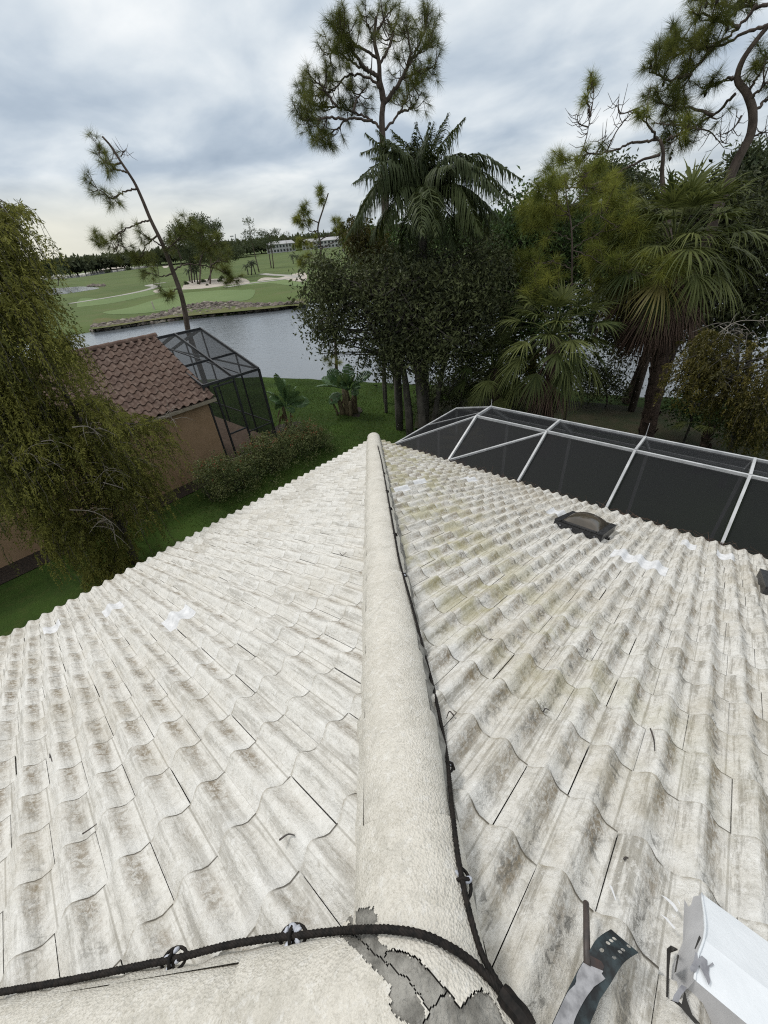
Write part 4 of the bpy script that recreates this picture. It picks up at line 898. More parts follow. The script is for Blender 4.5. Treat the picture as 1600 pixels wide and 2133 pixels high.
for a, b in ((ex0, 6.92), (6.98, ex1)):
    panel([(a, ey0, GZ+.05), (b, ey0, GZ+.05), (b, ey0, ez0), (a, ey0, ez0)], m='screenb', par=en); panel([(a, ey0, ez0), (b, ey0, ez0), (b, 15.2, -1.885), (a, 15.2, -1.885)], m='screenb', par=en); panel([(a, 15.22, -1.88), (b, 15.22, -1.88), (b, eyr, ezr), (a, eyr, ezr)], m='screenb', par=en)
    panel([(a, eyr, ezr), (b, eyr, ezr), (b, ey1, ez0), (a, ey1, ez0)], m='screenb', par=en); panel([(a, ey1, GZ), (b, ey1, GZ), (b, ey1, ez0), (a, ey1, ez0)], m='screenb', par=en)
zf = lambda y: ez0+(ezr-ez0)*(1-abs(y-eyr)/3.72)
for a, b in ((ey0, 15.17), (15.23, 17.47), (17.53, 19.37), (19.43, ey1)): panel([(ex1, a, GZ+.05), (ex1, b, GZ+.05), (ex1, b, zf(b)), (ex1, a, zf(a))], m='screenb', par=en)
mb = MB(); mb.box(((wx1+ex1)/2, 17.4, GZ+.03), (ex1-wx1-.02, 7.7, 0.10)); mb.build('patio', M['paver'], kind='structure')
mb = MB(); mb.beam((ex0, ey0-.06, GZ+.05), (ex1+.06, ey0-.06, GZ+.05), 0.10, 0.12); mb.build('patio_kerb', M['path'], kind='structure')
# mulch beds
def bed(name, pts, z=GZ+.02):
    P = spline(np.array([(x, y, 0) for x, y in pts+[pts[0]]], float), 8*len(pts))[:-1]; P[:, 2] = z; mb = MB(); mb.add(P, [tuple(range(len(P)))]); mb.build(name, M['mulch'] if name != 'tree_bed' else M['shade_bed'], kind='structure')
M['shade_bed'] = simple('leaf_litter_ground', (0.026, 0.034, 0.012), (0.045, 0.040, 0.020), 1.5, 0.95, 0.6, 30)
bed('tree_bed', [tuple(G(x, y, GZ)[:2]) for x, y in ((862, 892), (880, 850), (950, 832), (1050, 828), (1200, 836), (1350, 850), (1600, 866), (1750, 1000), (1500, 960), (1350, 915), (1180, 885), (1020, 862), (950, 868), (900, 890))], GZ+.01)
bed('mulch_bed', [(-5, 12.8), (0, 12.75), (4, 12.85), (7.8, 13.0), (9.3, 13.6), (9.8, 14.6), (9.2, 15.2), (8.3, 14.6), (8.2, 13.7), (5, 13.65), (-5, 13.65)])

# ------------------------------------------------------------------ vegetation tools
def needles(mb, C, D, rng, k=40, length=0.3, width=0.012, spread=1.0, droop=0.25, tint=None):
    """tufts: k thin blades around each tip C pointing roughly along D"""
    n = len(C); C = np.repeat(np.asarray(C, float), k, 0); D0 = np.repeat(unit(D), k, 0)
    d = unit(D0*0.55+rng.normal(0, spread*0.62, (n*k, 3))); d[:, 2] -= droop*rng.uniform(0.3, 1.2, n*k); d = unit(d)
    L = length*rng.uniform(0.65, 1.1, (n*k, 1)); B = C+d*rng.uniform(0, 0.05, (n*k, 1))-D0*rng.uniform(0, 0.16, (n*k, 1))*length*2
    s = unit(np.cross(d, rng.normal(0, 1, (n*k, 3))))*width/2
    V = np.stack([B-s, B+s, B+d*L-np.array((0, 0, 1.))*L*0.12], 1).reshape(-1, 3); F = np.arange(n*k)[:, None]*3+np.array([[0, 1, 2]])
    T = np.repeat(np.clip(np.repeat(rng.uniform(0, 1, n) if tint is None else tint, k)+rng.normal(0, .15, n*k), 0, 1), 3)
    mb.add(V, F, T)
def leaf_cloud(mb, P, rng, length, width, tint, down=0.2, D=None):
    """single folded leaves at points P"""
    n = len(P); d = rng.normal(0, 1, (n, 3)) if D is None else D+rng.normal(0, .55, (n, 3)); d[:, 2] -= down; d = unit(d)
    s = unit(np.cross(d, rng.normal(0, 1, (n, 3)))); L = length*rng.uniform(.6, 1.2, (n, 1)); W = width*rng.uniform(.7, 1.2, (n, 1))
    up = np.cross(s, d)*W*0.25
    V = np.stack([P, P+d*L*0.45+s*W/2+up, P+d*L, P+d*L*0.45-s*W/2+up], 1).reshape(-1, 3)
    F = np.arange(n)[:, None]*4+np.arange(4)[None]
    mb.add(V, F, np.repeat(np.clip(tint+rng.normal(0, .12, n), 0, 1), 4))
def sprays(mb, P0, rng, length=(.4, .9), n_leaf=40, leaf=(0.09, 0.014), out=None, arch=0.35, tints=None, wood=None):
    """feathery hanging twigs: an axis that arches out, then hangs, with narrow leaflets"""
    n = len(P0); L = rng.uniform(*length, n); a = rng.uniform(0, 2*math.pi, n)
    o = np.stack([np.cos(a), np.sin(a), np.zeros(n)], 1) if out is None else unit(out+rng.normal(0, .35, (n, 3)))
    t = np.linspace(0, 1, n_leaf)[None, :, None]
    ax = P0[:, None]+o[:, None]*arch*L[:, None, None]*np.sin(t*1.5)-np.array((0, 0, 1.))*L[:, None, None]*(t**1.35)*0.95+np.array((0, 0, 1.))*L[:, None, None]*0.22*np.sin(t*math.pi*0.8)*(t < 0.6)
    ax = ax+rng.normal(0, .012, ax.shape)
    P = ax.reshape(-1, 3); m = len(P)
    d = np.repeat(o, n_leaf, 0)*0.35+rng.normal(0, .55, (m, 3)); d[:, 2] -= 0.75; d = unit(d); s = unit(np.cross(d, rng.normal(0, 1, (m, 3))))
    taper = np.tile(1.15-0.55*np.linspace(0, 1, n_leaf), n)[:, None]
    l = leaf[0]*rng.uniform(.6, 1.3, (m, 1))*taper; w = leaf[1]*rng.uniform(.7, 1.3, (m, 1))
    V = np.stack([P-s*w*.4, P+d*l*.5+s*w, P+d*l, P+d*l*.5-s*w], 1).reshape(-1, 3); F = np.arange(m)[:, None]*4+np.arange(4)[None]
    tn = rng.uniform(0, 1, n) if tints is None else tints
    mb.add(V, F, np.repeat(np.clip(np.repeat(tn, n_leaf)+rng.normal(0, .13, m), 0, 1), 4))
    if wood is not None:
        for q in range(0, n, 4): wood.tube(ax[q, ::6], 0.004, 3, cap=False)
def ground_of(p):
    r = math.hypot(p[0]-CAM[0], p[1]-CAM[1]); th_ = math.atan2(p[1]-CAM[1], p[0]-CAM[0]); R_ = float(NEAR_R(th_)); return float(lawn_h(np.array(r), np.array(R_))) if r < R_ else FZ
def pine(name, label, trunk, limbs, seed, group=None, tuft=0.30, k=44, r0=0.16, twigs=7, matn='needle', bark='bark', twl=(0.5, 1.1), wid=0.013, stems=(), bare=(), depth=1.2, extra=0, cones=0, base=True, tips=1.0):
    rng = np.random.default_rng(seed); T = path(trunk, 5*len(trunk)); gz = ground_of(T[0]) if base else T[0][2]
    if base: T = np.concatenate([[(T[0][0], T[0][1], gz-0.2)], T])
    t = thing(name, label, 'tree', (T[0][0], T[0][1], gz), group)
    mb = MB(); m = len(T); mb.tube(T, np.linspace(1, 0.28, m)*r0, 10); mb.build('trunk', M[bark], t, smooth=True)
    br = MB(); tips_c = []; tips_d = []
    allp = [(np.array(l), 0.29) for l in limbs]+[(np.array(l), 0.5) for l in stems]
    for li, (px, fr_) in enumerate(allp):
        dd = rng.uniform(-depth, depth); m0 = len(px); q = [(p[0], p[1], p[2]+dd*(i/(m0-1))**1.0) for i, p in enumerate(px)]
        P = path(q, 6*m0); L = np.linalg.norm(np.diff(P, axis=0), axis=1).sum(); P[2:] += rng.normal(0, .02, P[2:].shape)
        rr_ = np.linspace(1, 0.3, len(P))*r0*fr_; br.tube(P, rr_, 7)
        nt_ = max(4, int(L*twigs*0.9))
        for j in range(nt_):
            f = rng.uniform(0.22, 1.0)**0.7; i = min(int(f*(len(P)-1)), len(P)-2); tan = unit(P[i+1]-P[i])
            d = unit(tan*0.7+rng.normal(0, .75, 3)+np.array((0, 0, .25))); l = rng.uniform(*twl)*(1.15-0.55*f)
            e = P[i]+d*l; mid = P[i]+d*l*.5+np.array((0, 0, -0.10*l)); e = e+np.array((0, 0, .18*l))
            tw_ = spline(np.array([P[i], mid, e]), 6); br.tube(tw_, np.linspace(.022, .009, 6)*(r0/0.16)**.5, 4, cap=False)
            tips_c.append(e); tips_d.append(unit(e-mid))
            for q2 in range(rng.integers(1, 3)):
                d2 = unit(d+rng.normal(0, .8, 3)); b0 = tw_[rng.integers(2, 5)]; e2 = b0+d2*l*rng.uniform(.3, .6); br.tube(np.array([b0, (b0+e2)/2-np.array((0, 0, .03)), e2]), (.012, .009, .007), 3, cap=False); tips_c.append(e2); tips_d.append(d2)
        tips_c.append(P[-1]); tips_d.append(unit(P[-1]-P[-2]))
    for px in bare:
        P = path(px, 6*len(px)); br.tube(P, np.linspace(1, .3, len(P))*r0*0.16, 5)
        for j in range(4*len(px)):
            i = rng.integers(2, len(P)-1); d = unit(rng.normal(0, 1, 3)+np.array((0, 0, .4))); l = rng.uniform(.2, .6); br.tube(np.array([P[i], P[i]+d*l*.5+np.array((0, 0, -.04)), P[i]+d*l+np.array((0, 0, .06))]), (.012, .009, .005), 4, cap=False)
    br.build('branches', M[bark], t, smooth=True)
    C_ = np.array(tips_c); D_ = np.array(tips_d)
    if tips < 1.0: sel = rng.random(len(C_)) < tips; C_, D_ = C_[sel], D_[sel]
    nb_ = MB(); needles(nb_, C_, D_, rng, k, tuft, wid); nb_.build('crown', M[matn], t)
    if cones:
        cm = MB()
        for q in range(cones):
            c = C_[rng.integers(len(C_))]-np.array((0, 0, .08)); z_ = np.linspace(0, .13, 5); cm.tube(c-np.stack([z_*0, z_*0, z_], 1), (.012, .042, .045, .032, .006), 6)
        cm.build('cones', M['cone'], t, smooth=True, kind='stuff')
    return t
def leafy(name, label, trunks, blobs, seed, matn, nleaf, leaf, group=None, r0=0.14, bark='bark2', cat='tree', clump=26, inner=0.0):
    """broadleaf: blobs = [(px, py, dist, rx_px, ry_px, depth_m, weight)], leaves gathered in clumps near twig ends"""
    rng = np.random.default_rng(seed); T0 = path(trunks[0], 16); gz = ground_of(T0[0]); t = thing(name, label, cat, (T0[0][0], T0[0][1], gz), group)
    mb = MB()
    for tr in trunks:
        T = path(tr, 5*len(tr)); T = np.concatenate([[(T[0][0], T[0][1], gz-.2)], T]); mb.tube(T, np.linspace(1, .35, len(T))*r0*rng.uniform(.75, 1.1), 8)
    mb.build('trunk', M[bark], t, smooth=True)
    br = MB(); lf = MB(); tot = sum(b[6] for b in blobs); tops = [path(tr, 20) for tr in trunks]
    for b in blobs:
        ncl = max(3, int(nleaf*b[6]/tot/clump)); cen = at(b[0], b[1], b[2])
        for j in range(ncl):
            v = unit(rng.normal(0, 1, 3))*rng.uniform(inner, 1)**(1/2.2); c = at(b[0]+v[0]*b[3], b[1]+v[1]*b[4], b[2]+v[2]*b[5])
            tp = tops[rng.integers(len(tops))]; s0 = tp[rng.integers(8, 20)]
            if j % 5 == 0: br.tube(spline(np.array([s0, (s0+c)/2+rng.normal(0, .15, 3)+(0, 0, .1), c]), 7), np.linspace(.045, .010, 7)*(r0/.14), 4, cap=False)
            nl = clump; R_ = rng.uniform(.18, .36)*leaf[2]; P = c+rng.normal(0, 1, (nl, 3))*R_*np.array((1, 1, .7)); leaf_cloud(lf, P, rng, leaf[0], leaf[1], np.full(nl, rng.uniform(0, 1)), .25)
    br.build('branches', M[bark], t, smooth=True); lf.build('crown', M[matn], t); return t
def ribbon_set(mb, B, D, L, W, rng, droop, tint, nseg=3, side=None):
    """flat strap leaflets that droop: arrays of bases, directions, lengths, widths"""
    n = len(B); D = unit(D); s = unit(np.cross(D, np.array((0, 0, 1.))+rng.normal(0, .35, (n, 3)))) if side is None else side
    ts = np.linspace(0, 1, nseg+1); rows = []
    for t_ in ts:
        c = B+D*(L*t_)[:, None]*(1-0.25*t_*droop[:, None])-np.array((0, 0, 1.))*(L*droop*t_**2)[:, None]*0.75; w = W*(1.0 if t_ < .35 else max(0.06, 1-(t_-.35)/.65))/2*(0.55 if t_ == 0 else 1)
        rows += [c-s*w[:, None], c+s*w[:, None]]
    V = np.stack(rows, 1).reshape(-1, 3); i = np.arange(n)[:, None]*(2*nseg+2); F = np.concatenate([i+np.array([[2*k, 2*k+1, 2*k+3, 2*k+2]]) for k in range(nseg)])
    mb.add(V, F, np.repeat(tint, 2*nseg+2))
def frond(parent, P0, P1, sag, rng, matn, nl=44, ll=0.6, lw=0.035, hang=0.9, tint=0.5, name='frond', r=0.022):
    """feather-leaved palm frond from the crown P0 to tip P1"""
    P0, P1 = np.array(P0, float), np.array(P1, float); L = np.linalg.norm(P1-P0); mid = (P0+P1)/2+np.array((0, 0, sag*L)); R_ = spline(np.array([P0, mid, P1]), 24)
    mb = MB(); mb.tube(R_, np.linspace(1, .2, 24)*r, 5, tint=tint); f = np.linspace(.12, 1.0, nl); d = np.linspace(0, 23, 24)
    B = np.stack([np.interp(f*23, d, R_[:, i]) for i in range(3)], 1); T = unit(np.gradient(B, axis=0)); S = unit(np.cross(T, (0, 0, 1)))
    for sg in (-1, 1):
        Dv = unit(S*sg*0.9+T*0.65+rng.normal(0, .16, (nl, 3))+np.array((0, 0, .15))); Lf = ll*(np.sin(np.clip(f*1.05, 0, 1)*math.pi*.86+.32))*rng.uniform(.85, 1.1, nl); Lf = np.maximum(Lf, .12)
        ribbon_set(mb, B, Dv, Lf, np.full(nl, lw), rng, hang*rng.uniform(.8, 1.2, nl), np.clip(tint+rng.normal(0, .15, nl), 0, 1))
    return mb.build(name, M[matn], parent)
def fan_leaf(parent, P0, D, pet, rad, rng, matn, nseg=26, spread=2.5, droop=0.55, tint=0.5, name='leaf', w=0.05, sag=0.15):
    """costapalmate fan leaf: petiole, then radiating straps"""
    P0 = np.array(P0, float); D = unit(D); hub = P0+D*pet-np.array((0, 0, sag*pet)); S = unit(np.cross(D, (0, 0, 1))); N = np.cross(S, D)
    mb = MB(); mb.tube(spline(np.array([P0, P0+D*pet*.5+np.array((0, 0, .02)), hub]), 6), (.022, .02, .018, .016, .014, .012), 5, tint=tint)
    D2 = unit(D-np.array((0, 0, sag*1.6))); N = unit(np.cross(S, D2)); a = np.linspace(-spread/2, spread/2, nseg)+rng.normal(0, .03, nseg)
    Dv = D2[None]*np.cos(a)[:, None]+S[None]*np.sin(a)[:, None]+N[None]*(0.18*np.abs(np.sin(a)))[:, None]+rng.normal(0, .03, (nseg, 3))
    Lf = rad*(0.72+0.28*np.cos(a*.8))*rng.uniform(.9, 1.06, nseg); side = unit(np.cross(Dv, np.broadcast_to(N, Dv.shape))+rng.normal(0, .25, Dv.shape))
    ribbon_set(mb, hub+D2*0.18*rad*np.cos(a)[:, None]*0.5, Dv, Lf, np.full(nseg, w), rng, droop*rng.uniform(.6, 1.3, nseg), np.clip(tint+rng.normal(0, .13, nseg), 0, 1), 3, side)
    return mb.build(name, M[matn], parent)
def sabal(label, cpx, base_px, dist, seed, nl, rad, pet, group, trunk_r=0.2, skirt=0, lo=-0.75, matn='sabal', gzoff=0.0):
    rng = np.random.default_rng(seed); c = at(*cpx, dist); b = at(*base_px, dist); gz = ground_of(b)
    t = thing('sabal_palm', label, 'palm', (b[0], b[1], gz), group)
    mb = MB(); T = spline(np.array([(b[0], b[1], gz-.2), (b[0]*.7+c[0]*.3, b[1]*.7+c[1]*.3, gz*.6+c[2]*.4), c]), 22); mb.tube(T, trunk_r*(1+rng.normal(0, .05, 22)), 10)
    mb.build('trunk', M['palmbark'], t, smooth=False)
    mb = MB()                                              # old leaf bases on the trunk
    for k in range(70):
        i = rng.integers(2, 21); a = rng.uniform(0, 6.28); o = T[i]+np.array((math.cos(a), math.sin(a), 0))*trunk_r*.95; mb.beam(o, o+np.array((math.cos(a)*.07, math.sin(a)*.07, .2)), .07, .02)
    mb.build('leaf_bases', M['palmbark'], t, kind='stuff')
    for k in range(nl):
        a = k*2.39996+rng.uniform(-.25, .25); e = 1.35-(1.35-lo)*((k+.5)/nl)**.85; D = np.array((math.cos(a)*math.cos(e), math.sin(a)*math.cos(e), math.sin(e)))
        old = (k/nl) > .84
        fan_leaf(t, c+D*.12, D, pet*rng.uniform(.8, 1.15), rad*rng.uniform(.85, 1.1), rng, 'sabal_y' if (old and rng.random() < .35) else matn, tint=rng.uniform(.1, .9), droop=.45+.3*(k/nl), sag=.1+.2*(k/nl), w=.055)
    for k in range(skirt):
        a = rng.uniform(0, 6.28); e = rng.uniform(-1.4, -.55); D = np.array((math.cos(a)*math.cos(e), math.sin(a)*math.cos(e), math.sin(e)))
        fan_leaf(t, c-np.array((0, 0, rng.uniform(.1, .6)))+D*.1, D, pet*.9*rng.uniform(.6, 1.1), rad*rng.uniform(.9, 1.15), rng, 'deadfan', nseg=18, spread=1.5, tint=rng.uniform(0, 1), droop=.5, name='dead_leaf', w=.04)
    return t
def banana_leaf(parent, P0, D, L, W, rng, droop, tint, torn=True):
    D = unit(D); n = 16; t_ = np.linspace(0, 1, n); R_ = np.array(P0)+D*L*t_[:, None]*(1-.2*t_[:, None]*droop)-np.array((0, 0, 1.))*(L*droop*t_**2)[:, None]*.8
    T = unit(np.gradient(R_, axis=0)); S = unit(np.cross(T, (0, 0, 1))); N = np.cross(S, T); ro = rng.uniform(.35, 1.1)*rng.choice((-1, 1)); S, N = S*math.cos(ro)+N*math.sin(ro), N*math.cos(ro)-S*math.sin(ro); prof = np.clip(np.sin(np.clip((t_-.16)/.84, 0, 1)*math.pi)**.55, 0, 1)*W/2
    mb = MB(); mb.tube(R_, np.linspace(.022, .005, n), 5, tint=.8)
    for sg in (-1, 1):
        for i in range(2, n-1):
            w0, w1 = prof[i], prof[i+1]; gap = .90 if (torn and rng.random() < .55) else 1.0; dz = rng.uniform(-.32, -.02)
            a, b = R_[i], R_[i]+(R_[i+1]-R_[i])*gap; mb.add([a, b, b+S[i]*sg*w1*.6+N[i]*w1*.28, a+S[i]*sg*w0*.6+N[i]*w0*.28, b+S[i]*sg*w1+N[i]*w1*(.25+dz), a+S[i]*sg*w0+N[i]*w0*(.25+dz)], [(0, 1, 2, 3), (3, 2, 4, 5)], tint=np.clip(tint+rng.normal(0, .1), 0, 1))
    return mb.build('leaf', M['banana'], parent, smooth=False)
def banana(label, base, stems, leaves, seed):
    rng = np.random.default_rng(seed); base = np.array(base); t = thing('banana_plant', label, 'banana plant', base, 'banana plants on the lawn')
    for (dx, dy, h, r) in stems:
        mb = MB(); b = base+np.array((dx, dy, -.1)); mb.tube(np.array([b, b+(0, 0, h*.3), b+(dx*.2, dy*.2, h*.7), b+(dx*.35, dy*.35, h)]), (r*1.25, r*1.05, r*.85, r*.6), 9); mb.build('stem', M['bananastem'], t, smooth=True)
    for (px, py, dd, tpx, tpy, td, W, dr, tn) in leaves:
        a = at(px, py, dd); b = at(tpx, tpy, td); L = np.linalg.norm(b-a); v = (b-a)+np.array((0, 0, L*dr*.8)); banana_leaf(t, a, v, np.linalg.norm(v)*1.05, W*1.65, rng, dr, tn)
    for k in range(6):
        a = rng.uniform(0, 6.28); s0 = base+np.array((math.cos(a)*.18, math.sin(a)*.18, .55+rng.uniform(0, .35))); mb = MB(); D = np.array((math.cos(a)*.5, math.sin(a)*.5, -1)); ribbon_set(mb, s0[None]+rng.normal(0, .03, (3, 3)), np.tile(D, (3, 1)), np.full(3, .5), np.full(3, .07), rng, np.full(3, .2), np.full(3, rng.uniform(0, 1))); mb.build('dry_leaf', M['deadfan'], t)
    return t
M['bananastem'] = simple('banana_stem', (0.075, 0.06, 0.03), (0.15, 0.125, 0.07), 9, 0.8, 0.4, 30, stretch=(1, 1, .25))

# ------------------------------------------------------------------ trees by the lake (survey points: x, y, distance)
d0 = 23.5
pine('slash_pine', 'tall slash pine with rounded crown above the feather palm', [(802, 420, d0), (799, 330, d0), (797, 290, d0), (796, 236, d0), (799, 205, d0), (791, 165, d0), (790, 135, d0), (780, 84, d0), (784, 34, d0)],
     [[(796, 272, d0), (776, 251, d0), (735, 233, d0), (702, 223, d0), (654, 219, d0), (625, 190, d0)], [(776, 251, d0), (722, 250, d0), (702, 270, d0), (671, 287, d0), (651, 300, d0)], [(792, 185, d0), (769, 162, d0), (729, 155, d0), (690, 190, d0), (648, 200, d0)],
      [(770, 150, d0), (735, 130, d0), (700, 110, d0), (672, 115, d0)], [(785, 120, d0), (745, 95, d0), (722, 75, d0), (700, 52, d0)], [(781, 84, d0), (765, 50, d0), (750, 25, d0)], [(840, 160, d0), (864, 111, d0), (884, 67, d0), (889, 30, d0)], [(840, 163, d0), (874, 148, d0), (908, 140, d0)],
      [(803, 270, d0), (830, 236, d0), (850, 199, d0), (870, 172, d0)], [(830, 236, d0), (860, 221, d0), (876, 195, d0)], [(850, 130, d0), (880, 105, d0), (902, 95, d0)], [(702, 222, d0), (670, 180, d0), (640, 150, d0)], [(722, 250, d0), (690, 245, d0), (640, 250, d0), (625, 245, d0)], [(783, 70, d0), (800, 40, d0), (815, 18, d0)], [(790, 135, d0), (812, 95, d0), (822, 60, d0), (830, 30, d0)], [(735, 233, d0), (745, 205, d0), (760, 185, d0)]],
     101, stems=[[(801, 214, d0), (820, 190, d0), (838, 162, d0), (854, 118, d0), (848, 55, d0)], [(797, 210, d0), (786, 160, d0), (762, 142, d0), (740, 115, d0), (715, 85, d0), (697, 60, d0)]], r0=0.19, twigs=6.2, k=84, tuft=0.44, wid=0.0068, twl=(.5, 1.0), depth=2.4)
d1 = 27.0
pine('slash_pine', 'thin leaning pine with sparse branches behind the tan house', [(392, 690, d1), (378, 616, d1), (358, 559, d1), (337, 505, d1), (314, 458, d1), (294, 410, d1), (280, 380, d1), (262, 352, d1), (246, 328, d1), (230, 303, d1), (213, 284, d1)],
     [[(287, 391, d1), (252, 403, d1), (229, 411, d1), (213, 399, d1), (190, 382, d1)], [(267, 360, d1), (248, 353, d1), (225, 356, d1)], [(250, 340, d1), (229, 343, d1), (211, 329, d1), (205, 302, d1)], [(314, 458, d1), (283, 468, d1), (250, 485, d1), (233, 498, d1), (219, 505, d1), (198, 496, d1)], [(243, 488, d1), (246, 510, d1), (235, 520, d1)],
      [(327, 491, d1), (304, 512, d1), (297, 530, d1), (282, 550, d1)], [(364, 562, d1), (381, 552, d1), (415, 552, d1), (449, 559, d1), (479, 576, d1), (494, 588, d1)], [(415, 552, d1), (422, 525, d1), (415, 491, d1), (402, 478, d1)], [(439, 555, d1), (456, 543, d1), (476, 545, d1)], [(363, 569, d1), (337, 575, d1), (308, 568, d1)], [(375, 596, d1), (354, 612, d1), (348, 626, d1)], [(345, 520, d1), (370, 500, d1), (380, 480, d1), (395, 470, d1)], [(422, 525, d1), (445, 510, d1), (460, 505, d1)], [(340, 515, d1), (325, 505, d1), (300, 490, d1)], [(378, 540, d1), (370, 520, d1), (350, 500, d1)]],
     102, r0=0.15, twigs=5.0, k=75, tuft=0.46, wid=0.008, twl=(.35, .85), depth=1.6, bare=[[(252, 326, d1), (258, 316, d1), (263, 309, d1)], [(246, 510, d1), (243, 520, d1), (234, 528, d1)], [(297, 530, d1), (290, 545, d1), (288, 556, d1)]])
d2 = 25.0
pine('young_pine', 'small pine with clumped needles standing before the golf course', [(701, 770, d2), (697, 692, d2), (676, 600, d2), (669, 555, d2), (667, 505, d2), (662, 480, d2), (672, 439, d2), (680, 415, d2), (684, 402, d2)],
     [[(662, 480, d2), (647, 483, d2), (634, 462, d2), (615, 452, d2)], [(664, 464, d2), (642, 452, d2), (633, 436, d2)], [(675, 430, d2), (665, 412, d2), (668, 402, d2)], [(668, 510, d2), (650, 505, d2), (625, 500, d2), (612, 512, d2)], [(668, 520, d2), (700, 500, d2), (720, 480, d2)], [(669, 545, d2), (640, 545, d2), (625, 540, d2)], [(700, 760, d2), (690, 755, d2), (682, 748, d2)], [(668, 500, d2), (690, 485, d2), (705, 470, d2)]],
     103, r0=0.10, twigs=5, k=95, tuft=0.36, wid=0.010, matn='needle_y', twl=(.3, .6), depth=.8)
# right-hand pines
d3 = 19.5
pine('slash_pine', 'big crooked slash pine leaning in at the right edge', [(1500, 420, d3), (1540, 326, d3), (1562, 285, d3), (1568, 232, d3), (1556, 195, d3), (1536, 160, d3), (1545, 130, d3), (1577, 82, d3), (1605, 48, d3), (1650, -20, d3)],
     [[(1532, 195, d3), (1487, 240, d3), (1442, 266, d3), (1400, 290, d3)], [(1577, 8, d3), (1540, 56, d3), (1480, 105, d3), (1440, 155, d3), (1412, 195, d3)], [(1600, 52, d3), (1555, 67, d3), (1500, 95, d3), (1440, 100, d3), (1390, 110, d3)], [(1440, 155, d3), (1390, 165, d3), (1345, 140, d3)], [(1480, 105, d3), (1430, 80, d3), (1400, 85, d3)], [(1487, 240, d3), (1430, 225, d3), (1370, 215, d3)], [(1560, 210, d3), (1590, 180, d3), (1620, 165, d3)],
      [(1570, 235, d3), (1600, 205, d3), (1640, 190, d3)], [(1556, 195, d3), (1585, 150, d3), (1610, 110, d3)], [(1600, 10, d3), (1560, 15, d3), (1500, 10, d3), (1460, -10, d3)], [(1540, 56, d3), (1490, 40, d3), (1440, 25, d3)], [(1536, 160, d3), (1500, 170, d3), (1465, 190, d3)], [(1450, 265, d3), (1410, 260, d3), (1360, 255, d3)]],
     104, r0=0.155, twigs=6.6, k=90, tuft=0.40, wid=0.0075, twl=(.4, .85), depth=1.5, cones=26, bare=[[(1442, 266, d3), (1480, 275, d3), (1500, 295, d3), (1520, 300, d3)], [(1568, 285, d3), (1585, 278, d3), (1610, 276, d3)], [(1545, 240, d3), (1530, 265, d3), (1495, 285, d3)]])
d4 = 18.5
pine('slash_pine', 'low pine with long horizontal limb and dead twigs left of the crooked pine', [(1400, 560, d4), (1385, 420, d4), (1379, 360, d4), (1381, 310, d4), (1374, 290, d4)],
     [[(1376, 322, d4), (1319, 341, d4), (1262, 379, d4), (1225, 412, d4), (1180, 440, d4)], [(1372, 290, d4), (1311, 300, d4), (1262, 319, d4), (1212, 322, d4), (1186, 332, d4), (1170, 322, d4)], [(1229, 244, d4), (1224, 205, d4), (1222, 180, d4)], [(1390, 292, d4), (1420, 275, d4), (1442, 266, d4)], [(1262, 379, d4), (1200, 390, d4), (1150, 385, d4)], [(1370, 290, d4), (1350, 260, d4), (1330, 240, d4)]],
     105, r0=0.14, twigs=4.2, k=110, tuft=0.35, wid=0.0075, twl=(.3, .6), depth=.9, matn='needle_y', tips=.7, bare=[[(1210, 322, d4), (1222, 285, d4), (1229, 244, d4)], [(1229, 244, d4), (1236, 205, d4), (1238, 182, d4)], [(1262, 319, d4), (1290, 265, d4), (1330, 225, d4), (1360, 212, d4)], [(1240, 320, d4), (1255, 300, d4), (1265, 280, d4)], [(1330, 225, d4), (1290, 235, d4), (1290, 195, d4)], [(1226, 265, d4), (1205, 255, d4), (1202, 235, d4)]])
d5 = 14.9
pine('young_pine', 'bushy yellow-green young pine between the feather palm and the big fan palm', [(1190, 800, d5), (1188, 700, d5), (1190, 620, d5), (1192, 540, d5), (1190, 470, d5), (1180, 410, d5), (1178, 370, d5)],
     [[(1190, 560, d5), (1150, 545, d5), (1105, 550, d5), (1085, 545, d5)], [(1190, 600, d5), (1150, 600, d5), (1110, 600, d5)], [(1190, 500, d5), (1150, 480, d5), (1110, 470, d5)], [(1188, 450, d5), (1150, 420, d5), (1120, 400, d5)], [(1182, 410, d5), (1160, 385, d5), (1145, 372, d5)], [(1190, 480, d5), (1230, 450, d5), (1270, 440, d5), (1300, 430, d5)], [(1190, 540, d5), (1230, 520, d5), (1260, 520, d5)], [(1188, 430, d5), (1220, 400, d5), (1250, 390, d5)], [(1191, 590, d5), (1230, 600, d5), (1250, 610, d5)], [(1192, 520, d5), (1290, 560, d5), (1350, 570, d5), (1390, 560, d5)], [(1250, 450, d5), (1300, 480, d5), (1360, 480, d5)], [(1180, 400, d5), (1215, 370, d5), (1240, 350, d5)], [(1190, 520, d5), (1240, 490, d5), (1310, 470, d5)], [(1190, 450, d5), (1130, 440, d5), (1100, 430, d5)]],
     106, r0=0.05, twigs=8, k=80, tuft=0.40, wid=0.007, twl=(.3, .7), matn='needle_y', depth=1.2, bark='bark')
